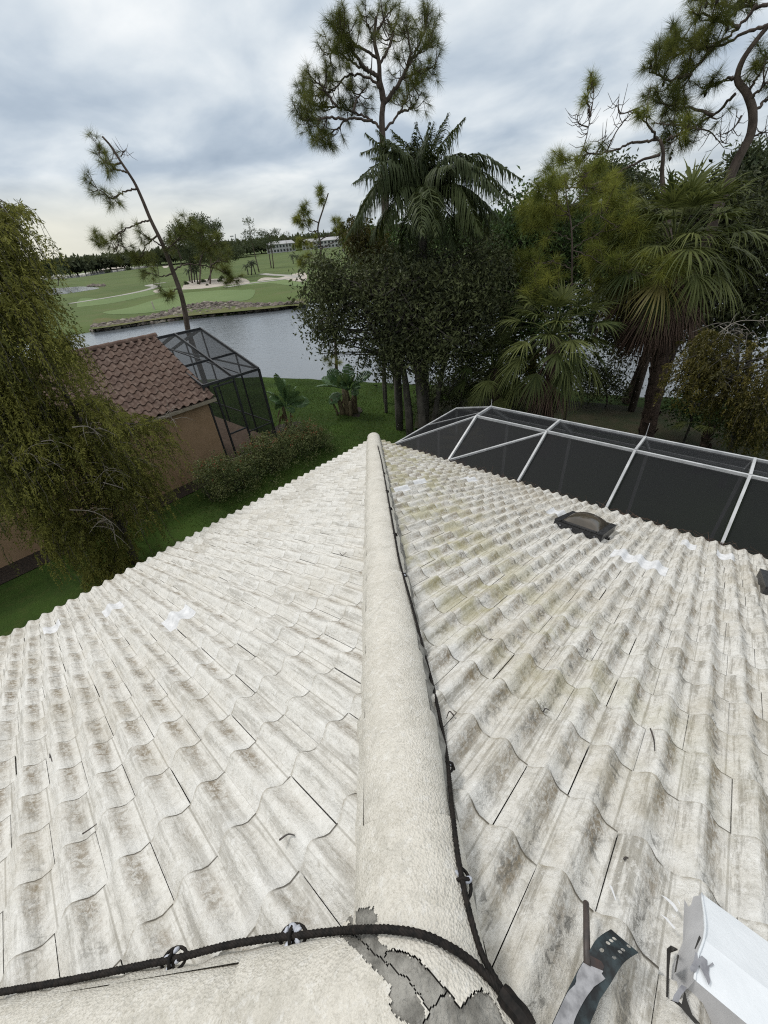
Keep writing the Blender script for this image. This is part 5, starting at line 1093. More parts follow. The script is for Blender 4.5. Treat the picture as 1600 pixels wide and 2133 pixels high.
# feather palm
rng = np.random.default_rng(31); dq = 15.6
fp = thing('feather_palm', 'tall dark feather palm with drooping fronds below the tall pine', 'palm', (*at(880, 700, dq)[:2], ground_of(at(880, 700, dq))))
cc = at(880, 405, dq); mb = MB(); T = np.array([(at(880, 700, dq)[0], at(880, 700, dq)[1], GZ-.6), at(882, 650, dq), at(880, 520, dq), cc]); mb.tube(spline(T, 14), np.linspace(.20, .15, 14), 10); mb.build('trunk', M['bark2'], fp, smooth=True)
FR = [(968, 245, .2, .10, .5, .62), (935, 235, 1.0, .08, .4, .6), (752, 318, .3, .30, .55, .62), (775, 330, -.8, .28, .5, .6), (815, 270, 1.2, .10, .4, .6), (1022, 345, .2, .26, .5, .66), (1000, 350, -.9, .25, .55, .6), (1086, 372, .4, .24, .4, .66), (1060, 420, -1.2, .25, .45, .62), (880, 490, -3.0, .16, .7, .6), (910, 490, -2.6, .2, .6, .6), (1005, 490, -1.4, .3, .95, .62), (990, 500, .8, .3, .3, .6), (722, 492, -.2, .32, .45, .6), (735, 470, -1.2, .3, .4, .6), (765, 405, .6, .18, .4, .55), (860, 285, .5, .05, .5, .6), (1040, 400, 1.4, .25, .3, .6), (800, 480, -1.5, .3, .4, .55), (950, 520, -1.0, .28, .3, .6), (840, 530, -.8, .25, .3, .55), (895, 255, -.3, .05, .4, .6), (1030, 500, 1.0, .3, .3, .6)]
for k in range(9): FR.append((890+rng.normal(0, 1)*60, 285+rng.uniform(-35, 35), rng.uniform(-1.4, 1.4), rng.uniform(.06, .16), rng.uniform(.1, .6), .62))
for k in range(16): FR.append((880+rng.normal(0, 1)*95, 400+rng.uniform(-60, 110), rng.uniform(-2.2, 2.2), rng.uniform(.12, .3), rng.uniform(.1, .6), .6))
for tx, ty, dd, sag, tn, ll in FR:
    frond(fp, cc+rng.normal(0, .06, 3), at(tx, ty, dq+dd), sag, rng, 'palm', nl=64, ll=ll*1.35, lw=.045, hang=1.15, tint=tn)
# broadleaf trees and background growth
leafy('broadleaf_tree', 'dark glossy broadleaf tree in the centre beside the lake', [[(880, 880, 14.5), (872, 800, 14.6), (860, 700, 14.8), (850, 620, 14.9)], [(852, 860, 14.9), (838, 760, 14.9), (800, 650, 14.8), (750, 600, 14.8)], [(905, 870, 15.1), (925, 760, 15.1), (960, 650, 15.3), (985, 580, 15.3)], [(830, 850, 15.8), (822, 700, 15.8), (800, 560, 15.8)]],
      [(690, 640, 14.8, 65, 90, 1.0, 1.3), (760, 620, 15.1, 80, 95, 1.4, 1.6), (850, 640, 14.7, 100, 120, 1.6, 2.4), (950, 640, 14.9, 100, 120, 1.6, 2.4), (1020, 610, 15.3, 70, 110, 1.4, 1.4), (800, 730, 14.7, 75, 60, 1.2, 1.0), (900, 740, 14.3, 90, 70, 1.2, 1.3), (990, 740, 14.9, 70, 80, 1.2, 1.0), (680, 570, 14.9, 40, 45, .8, .5), (880, 550, 15.9, 110, 50, 1.0, 1.0), (690, 700, 14.7, 45, 50, .8, .5), (1000, 550, 15.9, 70, 60, 1.0, .9)], 41, 'broad', 30000, (.17, .062, 1.0), r0=.15)
leafy('broadleaf_tree', 'deep green tree filling the gap behind the young pine', [[(1110, 800, 20), (1110, 650, 20), (1110, 540, 20)], [(1040, 790, 20), (1050, 650, 20), (1060, 540, 20)]], [(1100, 470, 20, 70, 90, 1.6, 2), (1060, 560, 20, 90, 110, 1.6, 2.2), (1180, 560, 20, 100, 130, 1.6, 2.2), (1130, 680, 20, 120, 110, 1.6, 2), (1240, 480, 20.5, 90, 90, 1.6, 1.4), (1000, 660, 20.5, 90, 110, 1.5, 1.4), (1040, 760, 20.5, 70, 60, 1.2, .7)], 42, 'broad2', 24000, (.20, .085, 1.2), r0=.17)
leafy('broadleaf_tree', 'dark tree behind the big fan palm', [[(1445, 790, 21), (1440, 650, 21), (1430, 500, 21)], [(1560, 780, 21), (1560, 640, 21), (1555, 480, 21)]], [(1350, 470, 21, 90, 100, 1.6, 1.6), (1300, 620, 21, 70, 120, 1.6, 1.6), (1480, 500, 21, 100, 110, 1.6, 1.8), (1580, 520, 21, 90, 120, 1.6, 1.6), (1450, 660, 21, 110, 70, 1.6, 1.3), (1570, 660, 21, 90, 70, 1.6, 1.2), (1680, 600, 21, 80, 160, 1.6, 1.2), (1290, 700, 20.5, 45, 45, 1., .5), (1510, 410, 21, 90, 50, 1.2, .8)], 43, 'broad', 24000, (.21, .09, 1.2), r0=.16)
leafy('broadleaf_tree', 'dark leafy tree just left of the feather palm trunk', [[(800, 800, 19.5), (800, 650, 19.5), (800, 540, 19.5)]], [(790, 560, 19.5, 70, 90, 1.4, 1.5), (860, 560, 19.8, 80, 110, 1.4, 1.6), (930, 540, 20, 90, 90, 1.4, 1.4), (850, 660, 19.5, 100, 80, 1.4, 1.2)], 44, 'broad2', 9000, (.20, .08, 1.2), r0=.13)
# far side pines above the right-hand mass
leafy('pine_crowns', 'pale far pine showing above the long limb', [[(1262, 520, 36), (1262, 430, 36), (1258, 350, 36)]], [(1255, 350, 36, 28, 16, 1.5, 1), (1300, 360, 36, 30, 18, 1.5, 1), (1235, 380, 36, 30, 18, 1.5, 1), (1290, 390, 36, 30, 18, 1.5, 1), (1340, 385, 36, 30, 20, 1.5, 1)], 45, 'fargreen', 4500, (.34, .10, 1.3), r0=.2, group='pines beyond the trees on the right')
leafy('pine_crowns', 'pale far pine showing at the right edge behind the crooked pine', [[(1575, 480, 34), (1572, 400, 34), (1568, 330, 34)]], [(1565, 322, 34, 26, 18, 1.4, 1), (1590, 345, 34, 26, 18, 1.4, 1), (1550, 360, 34, 30, 20, 1.4, 1), (1600, 380, 34, 30, 20, 1.4, 1)], 46, 'fargreen', 4000, (.34, .10, 1.3), r0=.2, group='pines beyond the trees on the right')
leafy('understorey_shrub', 'dark undergrowth between the trunks left of the short full fan palm', [[(960, 850, 16.8), (960, 800, 16.8), (955, 770, 16.8)]], [(930, 820, 17, 50, 40, .8, 1), (985, 800, 17.4, 60, 45, .8, 1), (1060, 810, 18, 60, 40, .8, 1), (890, 850, 17, 25, 25, .5, .4), (1090, 835, 17.5, 40, 25, .5, .5)], 47, 'broad', 6500, (.15, .055, 1.0), r0=.06, cat='shrub')
leafy('understorey_shrub', 'dark shrub at the water edge left of the big fan palm trunk', [[(1265, 840, 18.5), (1262, 800, 18.5), (1258, 770, 18.5)]], [(1255, 780, 18.5, 40, 50, .7, 1), (1225, 810, 18.5, 40, 35, .7, .8), (1290, 800, 18.8, 14, 30, .4, .4)], 48, 'broad', 3200, (.15, .055, 1.0), r0=.05, cat='shrub')
leafy('understorey_shrub', 'low green undergrowth right of the big fan palm trunk', [[(1440, 880, 16), (1440, 850, 16), (1438, 830, 16)]], [(1430, 850, 16.5, 40, 30, .6, 1), (1500, 870, 16, 50, 30, .6, 1), (1570, 890, 15.5, 50, 35, .6, 1), (1620, 850, 16.5, 50, 40, .6, 1)], 49, 'broad2', 5200, (.14, .05, 1.0), r0=.04, cat='shrub')
# fan palms
gp = 'fan palms on the lake bank'
sabal('tallest fan palm with shaggy brown skirt and dark trunk on the right', (1402, 520), (1358, 880), 15.8, 51, 60, 1.12, 1.20, gp, .25, skirt=60, lo=-.42)
sabal('short full fan palm behind the pool cage, middle of the bank', (1155, 700), (1150, 850), 13.6, 52, 46, .92, .98, gp, .18, skirt=9, lo=-.8)
sabal('small fan palm at the left foot of the short full one', (1032, 770), (1035, 860), 14.4, 53, 24, .75, .80, gp, .15, skirt=3, lo=-.8)
sabal('low young fan palm under the cypress at the right edge', (1475, 890), (1478, 925), 14.2, 54, 9, .45, .45, gp, .08, lo=-.1)
# dark leaning trunk between the fan palms
mb = MB(); P = np.array([G(1305, 838, -5.72), at(1330, 780, 20.2), at(1352, 720, 20.0), at(1372, 640, 19.8)]); P[0] = at(1303, 838, 20.3); tt = thing('leaning_trunk', 'dark leaning boot-covered palm trunk at the water edge', 'palm', P[0])
T = spline(P, 16); mb.tube(T, .17, 9); mb.build('trunk', M['palmbark'], tt)
mb = MB(); rng = np.random.default_rng(77)
for k in range(90):
    i = rng.integers(0, 15); a = rng.uniform(0, 6.28); o = T[i]+np.array((math.cos(a), math.sin(a), 0))*.15; mb.beam(o, o+np.array((math.cos(a)*.12, math.sin(a)*.12, .14)), .06, .02)
mb.build('leaf_bases', M['palmbark'], tt, kind='stuff')
for k in range(12):
    a = k*2.4; e = .9-1.3*k/12; D = np.array((math.cos(a)*math.cos(e), math.sin(a)*math.cos(e), math.sin(e))); fan_leaf(tt, T[-1], D, .8, .8, rng, 'sabal', tint=.2)

# ------------------------------------------------------------------ weeping trees
def weeping(name, label, base, trunk, env, dist, dep, nspray, seed, matn, length, leaf, limbs, dead=(), n_leaf=42, r0=.11, skipf=None):
    rng = np.random.default_rng(seed); T = np.array([at(*q) for q in trunk]); T = np.concatenate([[base], T]); t = thing(name, label, 'tree', base)
    mb = MB(); Ts = spline(T, 26); mb.tube(Ts, np.linspace(1, .2, 26)*r0, 9); mb.build('trunk', M['bark2'], t, smooth=True)
    xs_ = [q[0] for q in env]; ys_ = [q[1] for q in env]; pts = []; cl = []
    # branchlets first: foliage gathers around them so the crown has lobes and gaps
    br = MB(); nodes = []
    while len(nodes) < limbs:
        x, y = rng.uniform(min(xs_), max(xs_)), rng.uniform(min(ys_), max(ys_))
        if inpoly(x, y, env): nodes.append((x, y, dist+rng.uniform(-dep, dep)*.8))
    for (x, y, dd) in nodes:
        e = at(x, y, dd); j = int(np.argmin(np.abs(Ts[:, 2]-(e[2]-.1)))); s0 = Ts[j]; mid = (s0+e)/2+np.array((0, 0, .25)); cv = spline(np.array([s0, mid, e]), 10); br.tube(cv, np.linspace(.022, .006, 10), 4, cap=False)
        tn = rng.uniform(0, 1); m = nspray//limbs; f = rng.uniform(.25, 1, m)**.6; q = np.stack([np.interp(f*9, np.arange(10), cv[:, i]) for i in range(3)], 1)+rng.normal(0, .16, (m, 3))
        ok = np.array([inpoly(*pix(p)[:2], env) for p in q]); q = q[ok]; pts.append(q); cl += [np.clip(tn+rng.normal(0, .18), 0, 1) for _ in q]
    lf = MB(); P0 = np.concatenate(pts); c0 = np.array([T[:, 0].mean(), T[:, 1].mean(), 0]); out = P0-c0; out[:, 2] = 0
    sprays(lf, P0, rng, length, n_leaf, leaf, unit(out), .4, np.array(cl), br); br.build('branches', M['bark2'], t, smooth=True); lf.build('crown', M[matn], t)
    dm = MB()
    for px, fan in dead:
        P = spline(np.array([at(*q) for q in px]), 14); dm.tube(P, np.linspace(.011, .004, 14), 5)
        for k in range(fan):
            i = rng.integers(3, 13); d = unit(P[min(i+1, 13)]-P[i-1]+rng.normal(0, .55, 3)); l = rng.uniform(.2, .55); e = P[i]+d*l; dm.tube(spline(np.array([P[i], (P[i]+e)/2+(0, 0, .03), e-(0, 0, .18*l)]), 6), np.linspace(.005, .002, 6), 4, cap=False)
    if dead: dm.build('dead_twigs', M['deadtwig'], t, smooth=True, kind='stuff')
    return t
env = [(-130, 380), (0, 432), (34, 416), (48, 436), (36, 470), (52, 520), (36, 548), (66, 572), (98, 616), (150, 655), (164, 700), (150, 720), (178, 765), (186, 800), (160, 822), (230, 835), (330, 855), (350, 900), (362, 970), (330, 980), (305, 1040), (290, 1130), (262, 1200), (200, 1225), (150, 1190), (80, 1120), (0, 1075), (-130, 1060)]
b0 = G(282, 1172, GZ); dw = float(math.hypot(*(b0-CAM)[:2]))
weeping('weeping_cypress', 'large weeping feathery tree on the left before the tan house', b0, [(262, 1120, dw), (215, 1000, dw-.2), (150, 850, dw-.3), (80, 700, dw-.3), (30, 560, dw-.2), (14, 478, dw-.1)], env, dw-.4, 1.7, 3900, 61, 'weep', (.55, 1.2), (.085, .0095), 105,
        dead=[([(280, 1000, dw-1), (262, 985, dw-1.2), (230, 975, dw-1.3), (190, 1010, dw-1.3)], 14), ([(215, 1005, dw-1.4), (260, 1020, dw-1.4), (285, 1065, dw-1.4), (300, 1110, dw-1.4)], 16), ([(30, 975, dw-1.6), (35, 950, dw-1.6), (62, 945, dw-1.6), (88, 982, dw-1.6)], 8), ([(150, 890, dw-1.5), (180, 888, dw-1.5), (215, 910, dw-1.5)], 8), ([(205, 890, dw-1.3), (235, 905, dw-1.3), (262, 945, dw-1.3), (268, 975, dw-1.3)], 8), ([(145, 1062, dw-1.6), (190, 1065, dw-1.6), (232, 1090, dw-1.6), (240, 1130, dw-1.6)], 14), ([(85, 920, dw-1.5), (105, 917, dw-1.5), (130, 960, dw-1.5)], 5), ([(330, 870, dw-.6), (350, 868, dw-.6), (368, 880, dw-.6)], 10)], r0=.10, n_leaf=62)
env2 = [(700, 470), (730, 450), (770, 445), (800, 480), (815, 560), (825, 640), (800, 600), (760, 560), (720, 530)]
weeping('weeping_cypress', 'olive brown weeping tree in front of the feather palm', (*at(800, 800, 18)[:2], GZ-.2), [(800, 740, 18), (795, 640, 18), (775, 540, 17.8), (755, 460, 17.5)], env2, 17.6, .9, 420, 62, 'weep2', (.4, .9), (.13, .022), 28, n_leaf=34, r0=.08)
env3 = [(1390, 760), (1420, 700), (1470, 680), (1530, 690), (1600, 720), (1680, 700), (1680, 940), (1600, 935), (1540, 910), (1490, 860), (1440, 830), (1400, 820), (1385, 790)]
weeping('weeping_cypress', 'drab olive cypress beside the big fan palm trunk', (*at(1530, 960, 13.6)[:2], GZ-.1), [(1530, 900, 13.6), (1535, 800, 13.6), (1540, 700, 13.6)], env3, 13.4, 1.3, 900, 63, 'weep2', (.35, .7), (.10, .015), 60, n_leaf=38, r0=.09, dead=[([(1470, 760, 13), (1500, 790, 13), (1520, 770, 13)], 8), ([(1490, 700, 13), (1530, 672, 13), (1600, 668, 13)], 10), ([(1390, 775, 13), (1430, 768, 13), (1460, 760, 13)], 6), ([(1500, 680, 13), (1515, 690, 13), (1530, 700, 13)], 10)])
env4 = [(735, 690), (790, 700), (850, 700), (850, 760), (830, 790), (800, 770), (760, 755), (738, 725)]
weeping('weeping_cypress', 'thin hanging sprays over the water right of the banana plants', (*at(835, 830, 17)[:2], GZ-.2), [(834, 780, 17), (830, 720, 17), (815, 660, 17)], env4, 16.9, .5, 170, 64, 'broad', (.3, .6), (.11, .018), 16, n_leaf=26, r0=.06)

# ------------------------------------------------------------------ banana plants, hedge, cycad
bb = G(600, 893, GZ); db = float(math.hypot(*(bb-CAM)[:2]))
banana('slimmer banana plant beside the screen enclosure', bb, [(0, 0, 1.25, .085), (.16, -.1, .8, .05)],
       [(595, 845, db, 574, 778, db, .40, .10, .3), (595, 845, db, 590, 788, db+.3, .36, .15, .4), (595, 846, db, 560, 828, db-.3, .38, .45, .4), (595, 846, db, 552, 812, db+.2, .32, .35, .6), (598, 846, db, 646, 836, db, .34, .35, .7), (598, 846, db, 625, 815, db+.3, .34, .30, .4), (598, 846, db, 605, 800, db-.3, .34, .2, .3), (597, 848, db, 612, 862, db-.4, .30, .7, .3), (597, 848, db, 570, 842, db-.5, .36, .5, .4), (598, 846, db, 636, 828, db-.4, .32, .35, .8), (598, 846, db, 618, 803, db+.4, .3, .2, .9)], 71)
b2_ = G(727, 862, ground_of(G(727, 862, -5.4))); db2 = float(math.hypot(*(b2_-CAM)[:2]))
banana('clump of thick banana stems in the middle of the lawn', b2_, [(0, 0, 1.3, .17), (.28, -.12, 1.15, .15), (-.22, .2, 1.0, .12), (.12, .26, 1.2, .13), (-.1, -.25, .8, .1), (-.45, .3, .95, .05)],
       [(725, 812, db2, 680, 770, db2, .42, .25, .4), (725, 812, db2, 655, 805, db2, .36, .25, .5), (725, 812, db2, 668, 785, db2+.4, .34, .3, .8), (728, 810, db2, 726, 758, db2, .42, .1, .3), (730, 810, db2, 775, 772, db2, .30, .35, .2), (716, 820, db2, 684, 842, db2, .36, .4, .5), (726, 812, db2, 705, 778, db2-.5, .36, .3, .7), (728, 812, db2, 740, 775, db2-.4, .34, .3, .2), (730, 815, db2, 752, 800, db2+.2, .26, .5, .2), (726, 812, db2, 712, 800, db2-.7, .34, .6, .5), (728, 812, db2, 722, 778, db2+.4, .34, .15, .5), (732, 815, db2, 745, 822, db2-.4, .25, .7, .3)], 72)
for i, c in enumerate((bb, b2_)):
    a = np.linspace(0, 2*math.pi, 25)[:-1]; rr_ = .62+.09*np.sin(3*a+i)+.05*np.sin(7*a); P = np.stack([c[0]+rr_*np.cos(a)*1.2, c[1]+rr_*np.sin(a), np.full(24, c[2]+.012)], 1); mb = MB(); mb.add(P, [tuple(range(24))]); mb.build('mulch_ring', M['mulch'], kind='structure')
rng = np.random.default_rng(81); hd = thing('hedge', 'loose flowering hedge below the left eave', 'hedge', (6.5, 12.0, GZ))
lf = MB(); fl_ = MB(); st_ = MB(); a0, a1 = np.array((3.9, 11.7, GZ)), np.array((8.9, 11.9, GZ))
for k in range(900):
    f = rng.uniform(0, 1); c = a0+(a1-a0)*f; w = rng.normal(0, .40); h = rng.uniform(.05, 1.0)**.6*(1.15+.18*math.sin(f*17)+.12*math.sin(f*41))*math.exp(-(w/.85)**4)*(1 if f < .85 else 1-(f-.85)*2.6); p = c+np.array((rng.normal(0, .08), w, h))
    P = p+rng.normal(0, 1, (26, 3))*np.array((.11, .11, .10)); leaf_cloud(lf, P, rng, .085, .03, np.full(26, rng.uniform(0, 1)), -.1)
    if h > .75 and rng.random() < .22: leaf_cloud(fl_, p+np.array((0, 0, .1))+rng.normal(0, .03, (9, 3)), rng, .05, .03, np.full(9, rng.uniform(0, 1)), -.2)
    if k % 6 == 0: st_.tube(np.array([c+(0, w*.5, 0), p]), (.01, .005), 4, cap=False)
st_.build('stems', M['bark2'], hd); lf.build('leaves', M['hedge'], hd); fl_.build('flowers', M['flower'], hd)
cyc = G(962, 938, -4.7); cyc[2] = GZ; rng = np.random.default_rng(83)
cyc = np.array((*at(965, 930, 9.3)[:2], GZ)); cy = thing('sago_cycad', 'yellowish sago cycad seen through the pool cage mesh', 'cycad', cyc)
mb = MB(); cz = at(965, 930, 9.3)[2]; mb.tube(np.array([cyc, (cyc[0], cyc[1], cz)]), .12, 9); mb.build('trunk', M['palmbark'], cy, smooth=True)
for k in range(26):
    a = k*2.4; e = 1.1-1.0*k/26; L_ = .62; tip = np.array((cyc[0], cyc[1], cz))+np.array((math.cos(a)*math.cos(e), math.sin(a)*math.cos(e), math.sin(e)))*L_-np.array((0, 0, .08)); frond(cy, (cyc[0], cyc[1], cz), tip, .12, rng, 'cycad', nl=26, ll=.12, lw=.014, hang=.15, tint=rng.uniform(0, 1), r=.009)

# short grass on the parts of the lawn that lie open to view
gm = MB(); rng = np.random.default_rng(84); n = 110000
th_ = rng.uniform(0.30, 1.75, n); R_ = NEAR_R(th_); r_ = np.sqrt(rng.uniform(0.12, 1, n))*R_; P = np.stack([CAM[0]+r_*np.cos(th_), CAM[1]+r_*np.sin(th_), lawn_h(r_, R_)], 1)
keep = ~((P[:, 0] < 6.3) & (P[:, 1] < 6.3)) & ~((P[:, 0] > 6) & (P[:, 0] < 9) & (P[:, 1] < 5.7)) & ~((P[:, 1] > 12.75) & (P[:, 1] < 21.5) & (P[:, 0] < 8.3)) & (r_ < R_-.15); P = P[keep]; n = len(P)
dv = rng.normal(0, .45, (n, 3)); dv[:, 2] = 1; dv = unit(dv)*rng.uniform(.035, .085, (n, 1)); sv = unit(np.cross(dv, rng.normal(0, 1, (n, 3))))*.011
tn = np.clip(.5+.35*np.sin(P[:, 0]*1.3+np.sin(P[:, 1]*.9)*1.5)+rng.normal(0, .25, n), 0, 1)
gm.add(np.stack([P-sv, P+sv, P+dv], 1).reshape(-1, 3), np.arange(n*3).reshape(-1, 3), np.repeat(tn, 3)); gm.build('grass', M['grassblade'], kind='stuff', label='short green lawn grass between the houses and the lake', category='grass')

# ------------------------------------------------------------------ far side of the lake
def far_tree(label, bx, by, tx, ty, blobs, seed, name='far_pine', group='pines on the golf course', n=2200, lw=(.60, .20, 1.9), r0=.22, matn='fargreen'):
    g_ = G(bx, by, FZ); dist = float(math.hypot(*(g_-CAM)[:2])); rng = np.random.default_rng(seed); t = thing(name, label, 'tree', g_, group)
    top = at(tx, ty, dist); mb = MB(); mb.tube(spline(np.array([g_-(0, 0, .3), (g_+top)/2+rng.normal(0, .15, 3), top]), 8), np.linspace(1, .3, 8)*r0, 6); mb.build('trunk', M['bark'], t, smooth=True)
    lf = MB(); sc = dist/FPX*1.15
    for (x, y, rx, ry) in blobs:
        for j in range(max(4, int(n*rx*ry/900/12))):
            v = unit(rng.normal(0, 1, 3))*rng.uniform(0, 1)**.4; c = at(x+v[0]*rx, y+v[1]*ry, dist+v[2]*rx*sc); P = c+rng.normal(0, .35, (14, 3)); leaf_cloud(lf, P, rng, lw[0], lw[1], np.full(14, rng.uniform(0, 1)), .05)
    lf.build('crown', M[matn], t); return t
far_tree('broad-topped pine, leftmost of the golf course cluster behind the thin pine', 400, 590, 382, 470, [(375, 480, 28, 20), (395, 500, 32, 22), (360, 505, 20, 16), (385, 530, 26, 14)], 201)
far_tree('tallest pine of the golf course cluster behind the thin pine', 415, 593, 415, 455, [(415, 462, 26, 16), (425, 480, 28, 18), (405, 500, 24, 16), (420, 515, 26, 16)], 202)
far_tree('rightmost pine of the golf course cluster with a bare lower trunk', 437, 592, 445, 468, [(447, 472, 16, 12), (452, 490, 14, 11), (438, 505, 16, 10), (455, 505, 9, 8)], 203)
far_tree('low bushy tree at the right foot of the golf course cluster', 432, 585, 460, 525, [(470, 530, 30, 18), (440, 535, 28, 20), (490, 525, 22, 16), (410, 545, 22, 18)], 204)
far_tree('slender pine with tiered crown standing alone on the golf course', 540, 567, 517, 460, [(516, 461, 16, 6), (520, 480, 14, 7), (515, 492, 16, 7), (530, 500, 14, 8), (522, 508, 16, 8)], 205, n=1300)
far_tree('pine with leaning trunk right of the slender tiered pine', 565, 558, 552, 480, [(548, 488, 14, 10), (562, 495, 12, 10), (545, 505, 16, 10), (560, 512, 14, 9)], 206)
far_tree('second leaning pine beside the pale path on the golf course', 570, 559, 560, 485, [(575, 485, 10, 8), (555, 500, 12, 10), (572, 503, 12, 8)], 207)
far_tree('pine before the white building, left one', 600, 527, 592, 482, [(590, 488, 14, 8), (605, 492, 12, 8), (580, 492, 10, 7)], 208)
far_tree('pine before the white building, right one', 640, 522, 630, 488, [(625, 490, 14, 7), (645, 492, 14, 8)], 209)
far_tree('rounded tree far left on the golf course beside the weeping tree', 104, 556, 108, 530, [(113, 540, 14, 6), (100, 541, 9, 5), (122, 541, 7, 4)], 210, n=1200)
far_tree('low spreading tree left of the long pond', 120, 596, 125, 568, [(118, 566, 22, 13), (138, 570, 16, 10), (105, 575, 14, 10)], 211, n=1100)
def far_palm(label, bx, by, tx, ty, seed, L=2.2, n=13):
    g_ = G(bx, by, FZ); dist = float(math.hypot(*(g_-CAM)[:2])); rng = np.random.default_rng(seed); t = thing('far_palm', label, 'palm', g_, 'palms on the golf course'); top = at(tx, ty, dist)
    mb = MB(); mb.tube(np.array([g_-(0, 0, .2), (g_+top)/2+rng.normal(0, .1, 3), top]), (.2, .17, .14), 6); mb.build('trunk', M['bark2'], t, smooth=True)
    for k in range(n):
        a = k*2.4; e = .9-1.3*k/n; tip = top+np.array((math.cos(a)*math.cos(e), math.sin(a)*math.cos(e), math.sin(e)))*L-(0, 0, L*.25); frond(t, top, tip, .2, rng, 'farpalm', nl=16, ll=L*.32, lw=.11, hang=.7, tint=rng.uniform(0, 1), r=.04)
for i, q in enumerate([('short palm on the green slope left of the small lakeside pine', 611, 549, 609, 534), ('thin palm immediately right of the short slope palm', 621, 548, 619, 536), ('dark palm at the left end of the palm trio by the path', 517, 572, 514, 556), ('middle dark palm of the trio by the path', 524, 573, 524, 548), ('right dark palm of the trio by the path', 533, 571, 527, 550), ('stout palm at the back of the sand bed', 405, 588, 402, 560), ('clumped palm in the middle of the sand bed', 412, 589, 409, 566), ('palm with arched crown beside the trunk of the thin pine', 396, 588, 393, 565)]): far_palm(*q, 300+i, L=2.0 if i < 2 else 1.7)
rng = np.random.default_rng(91)
for i, (x, y, lb) in enumerate([(389, 593, 'rounded shrub at the left end of the sand bed'), (432, 595, 'small dark shrub at the front of the sand bed'), (459, 587, 'round shrub near the right of the sand bed'), (479, 586, 'round shrub at the right tip of the sand bed'), (424, 588, 'tall shrub at the back of the sand bed'), (463, 581, 'pale shrub behind the right of the sand bed'), (414, 592, 'tiny shrub in the centre of the sand bed'), (225, 568, 'unidentified dark speck built as a shrub on the near bank of the long pond, left'), (268, 563, 'unidentified dark speck built as a shrub on the near bank of the long pond, right')]):  # the last two are unidentified dark specks given a shrub's shape
    g_ = G(x, y, FZ); sc = float(np.linalg.norm(g_-CAM))/FPX; t = thing('shrub', lb, 'shrub', g_, 'shrubs on the golf course'); lf = MB(); R_ = (4.5 if i not in (1, 6) else 2.6)*sc
    v = unit(rng.normal(0, 1, (260, 3)))*rng.uniform(.5, 1, (260, 1))*R_; v[:, 2] = np.abs(v[:, 2])*1.1; leaf_cloud(lf, g_+v, rng, R_*.5, R_*.2, rng.uniform(0, 1, 260), -.2); lf.build('foliage', M['fargreen'], t); mb = MB(); mb.tube(np.array([g_-(0, 0, .1), g_+(0, 0, R_*.6)]), R_*.06, 5); mb.build('stem', M['bark2'], t)
# wooded horizon, one mass
lf = MB(); rng = np.random.default_rng(92)
def treeline(x0, x1, base_y, h0, h1, dist, n, seed):
    rng = np.random.default_rng(seed); ks = np.linspace(x0, x1, 60); hs = rng.uniform(h0, h1, 60)
    for k in range(n):
        x = rng.uniform(x0, x1); top = np.interp(x, ks, hs); by = base_y(x); f = rng.uniform(0, 1)**.7; c = at(x, by-top*f, dist*rng.uniform(.93, 1.07)); leaf_cloud(lf, c+rng.normal(0, dist*.0022, (12, 3)), rng, dist*.0085, dist*.0045, np.full(12, rng.uniform(0, 1)), .0)
hz = lambda x: 564-x*.0965
treeline(60, 190, lambda x: hz(x)+9, 7, 15, 420, 700, 1); treeline(180, 340, lambda x: hz(x)+7, 5, 13, 480, 700, 2); treeline(320, 520, lambda x: hz(x)+6, 6, 16, 430, 900, 3); treeline(500, 760, lambda x: hz(x)+4, 4, 13, 520, 900, 4); treeline(740, 1700, lambda x: hz(x)+8, 10, 30, 330, 2600, 5); treeline(-300, 70, lambda x: hz(x)+9, 8, 18, 430, 900, 6)
treeline(900, 1700, lambda x: hz(x)+40, 20, 60, 90, 2600, 7)
M['farwood'] = foliage('far_wood_leaves', (0.040, 0.052, 0.032), (0.095, 0.108, 0.062), 0.2, 0.7, 0.05, nscale=0.05)
lf.build('far_wood', M['farwood'], kind='stuff', label='distant belt of trees along the horizon', category='trees')
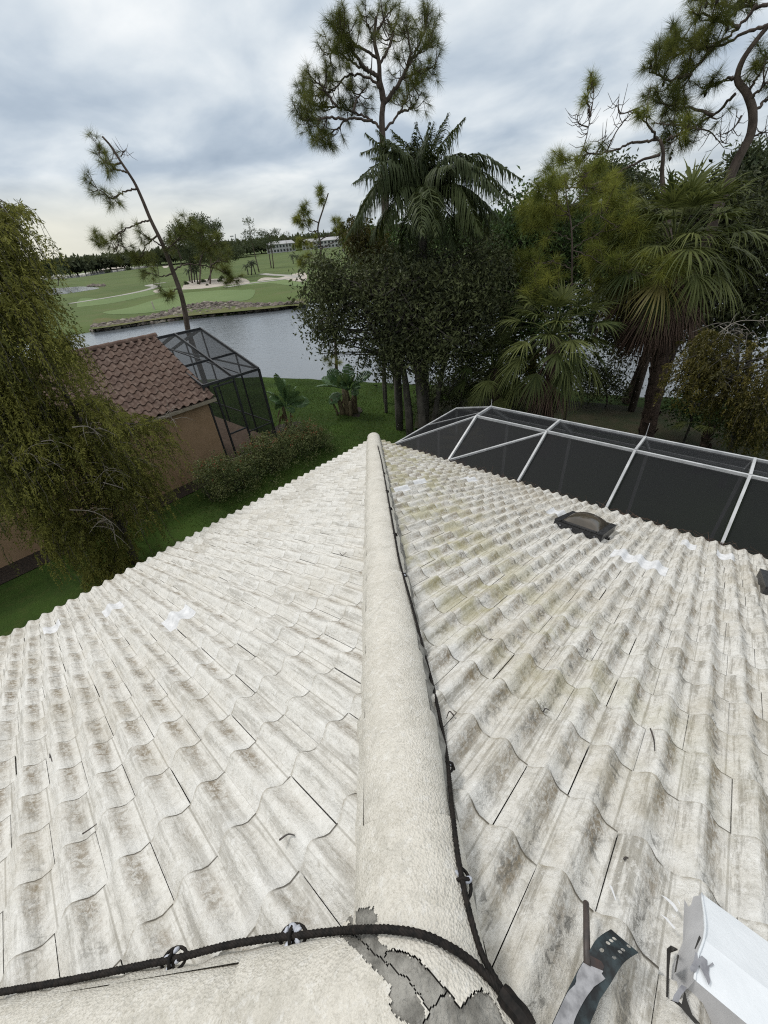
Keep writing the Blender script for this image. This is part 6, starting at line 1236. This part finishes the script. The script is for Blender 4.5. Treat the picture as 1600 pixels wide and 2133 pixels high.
# white clubhouse, red-roofed houses, mast, stake
def block(label, x0, x1, ytop, ybot, dist, floors, cols, roofm, wallm, gable=0.0, cat='building', name='far_building', dw=9.0):
    a = at(x0, ybot, dist); b = at(x1, ybot-(x1-x0)*.0965, dist); zt = at((x0+x1)/2, ytop, dist)[2]; zb = FZ-.2; t = thing(name, label, cat, ((a[0]+b[0])/2, (a[1]+b[1])/2, FZ), 'buildings beyond the golf course'); u = unit(np.array((b[0]-a[0], b[1]-a[1], 0))); n_ = np.array((u[1], -u[0], 0))
    if n_@(CAM-a) < 0: n_ = -n_
    L = np.linalg.norm((b-a)[:2]); o = np.array((a[0], a[1], 0)); pt = lambda s, d, z: o+u*s-n_*d+np.array((0, 0, z))
    mb = MB(); V = [pt(s, d, z) for z in (zb, zt) for d in (0, dw) for s in (0, L)]; mb.add(V, [(0, 1, 5, 4), (1, 3, 7, 5), (3, 2, 6, 7), (2, 0, 4, 6)]); mb.build('wall', wallm, t)
    mb = MB(); e = .8; rz = zt+gable; V = [pt(-e, -e, zt), pt(L+e, -e, zt), pt(L+e, dw+e, zt), pt(-e, dw+e, zt), pt(L*.08, dw/2, rz), pt(L*.92, dw/2, rz)]; mb.add(V, [(0, 1, 5, 4), (1, 2, 5), (2, 3, 4, 5), (3, 0, 4), (3, 2, 1, 0)]); mb.build('roof', roofm, t)
    H = (zt-FZ)/floors
    for f in range(floors):
        for c in range(cols):
            s = L*(c+.5)/cols; w = L/cols*.28; z0 = FZ+H*f+H*.22; z1 = FZ+H*f+H*.78; mb = MB(); mb.add([pt(s-w, -.05, z0), pt(s+w, -.05, z0), pt(s+w, -.05, z1), pt(s-w, -.05, z1)], [(0, 1, 2, 3)]); mb.build('window', M['farglass'], t)
M['farglass'] = simple('far_window', (0.03, 0.035, 0.04), rough=.2); M['farwhite'] = simple('far_white_wall', (0.44, 0.44, 0.44), (0.36, 0.36, 0.37), .1); M['farroof'] = simple('far_grey_roof', (0.42, 0.42, 0.43), (0.34, 0.34, 0.35), .1); M['farred'] = simple('far_red_roof', (0.20, 0.11, 0.085), (0.16, 0.09, 0.07), .1); M['farcream'] = simple('far_cream_wall', (0.42, 0.36, 0.28), (0.36, 0.3, 0.24), .1)
block('long white building with dark windows behind the far pines', 556, 615, 508, 522, 470, 2, 9, M['farroof'], M['farwhite'], 2.5)
block('white building partly hidden by the small lakeside pine', 630, 720, 501, 517, 470, 2, 12, M['farroof'], M['farwhite'], 2.5)
block('low house with reddish roof in the far tree belt', 200, 226, 541, 551, 650, 1, 5, M['farred'], M['farcream'], 3.0, 'house')
g_ = at(490, 522, 600); mt = thing('radio_mast', 'thin radio mast above the far trees', 'mast', (g_[0], g_[1], FZ)); tp = at(490, 487, 600); mb = MB(); mb.tube(np.array([(g_[0], g_[1], FZ), tp]), (.8, .5), 4); mb.build('mast_pole', M['farroof'], mt)
for zf_ in (.75, .9):
    mb = MB(); mb.box(np.array((g_[0], g_[1], FZ+(tp[2]-FZ)*zf_)), (3, 3, 1.2)); mb.build('antenna', M['farroof'], mt)
g_ = G(322, 645, FZ); stk = thing('marker_stake', 'pale marker stake at the edge of the far rocks', 'stake', g_); hgt = 1.1
mb = MB(); mb.box(g_+(0, 0, hgt/2), (.16, .16, hgt)); mb.add([g_+(-.08, -.08, hgt), g_+(.08, -.08, hgt), g_+(.08, .08, hgt), g_+(-.08, .08, hgt), g_+(0, 0, hgt+.15)], [(0, 1, 4), (1, 2, 4), (2, 3, 4), (3, 0, 4)]); mb.build('post', M['sand'], stk)
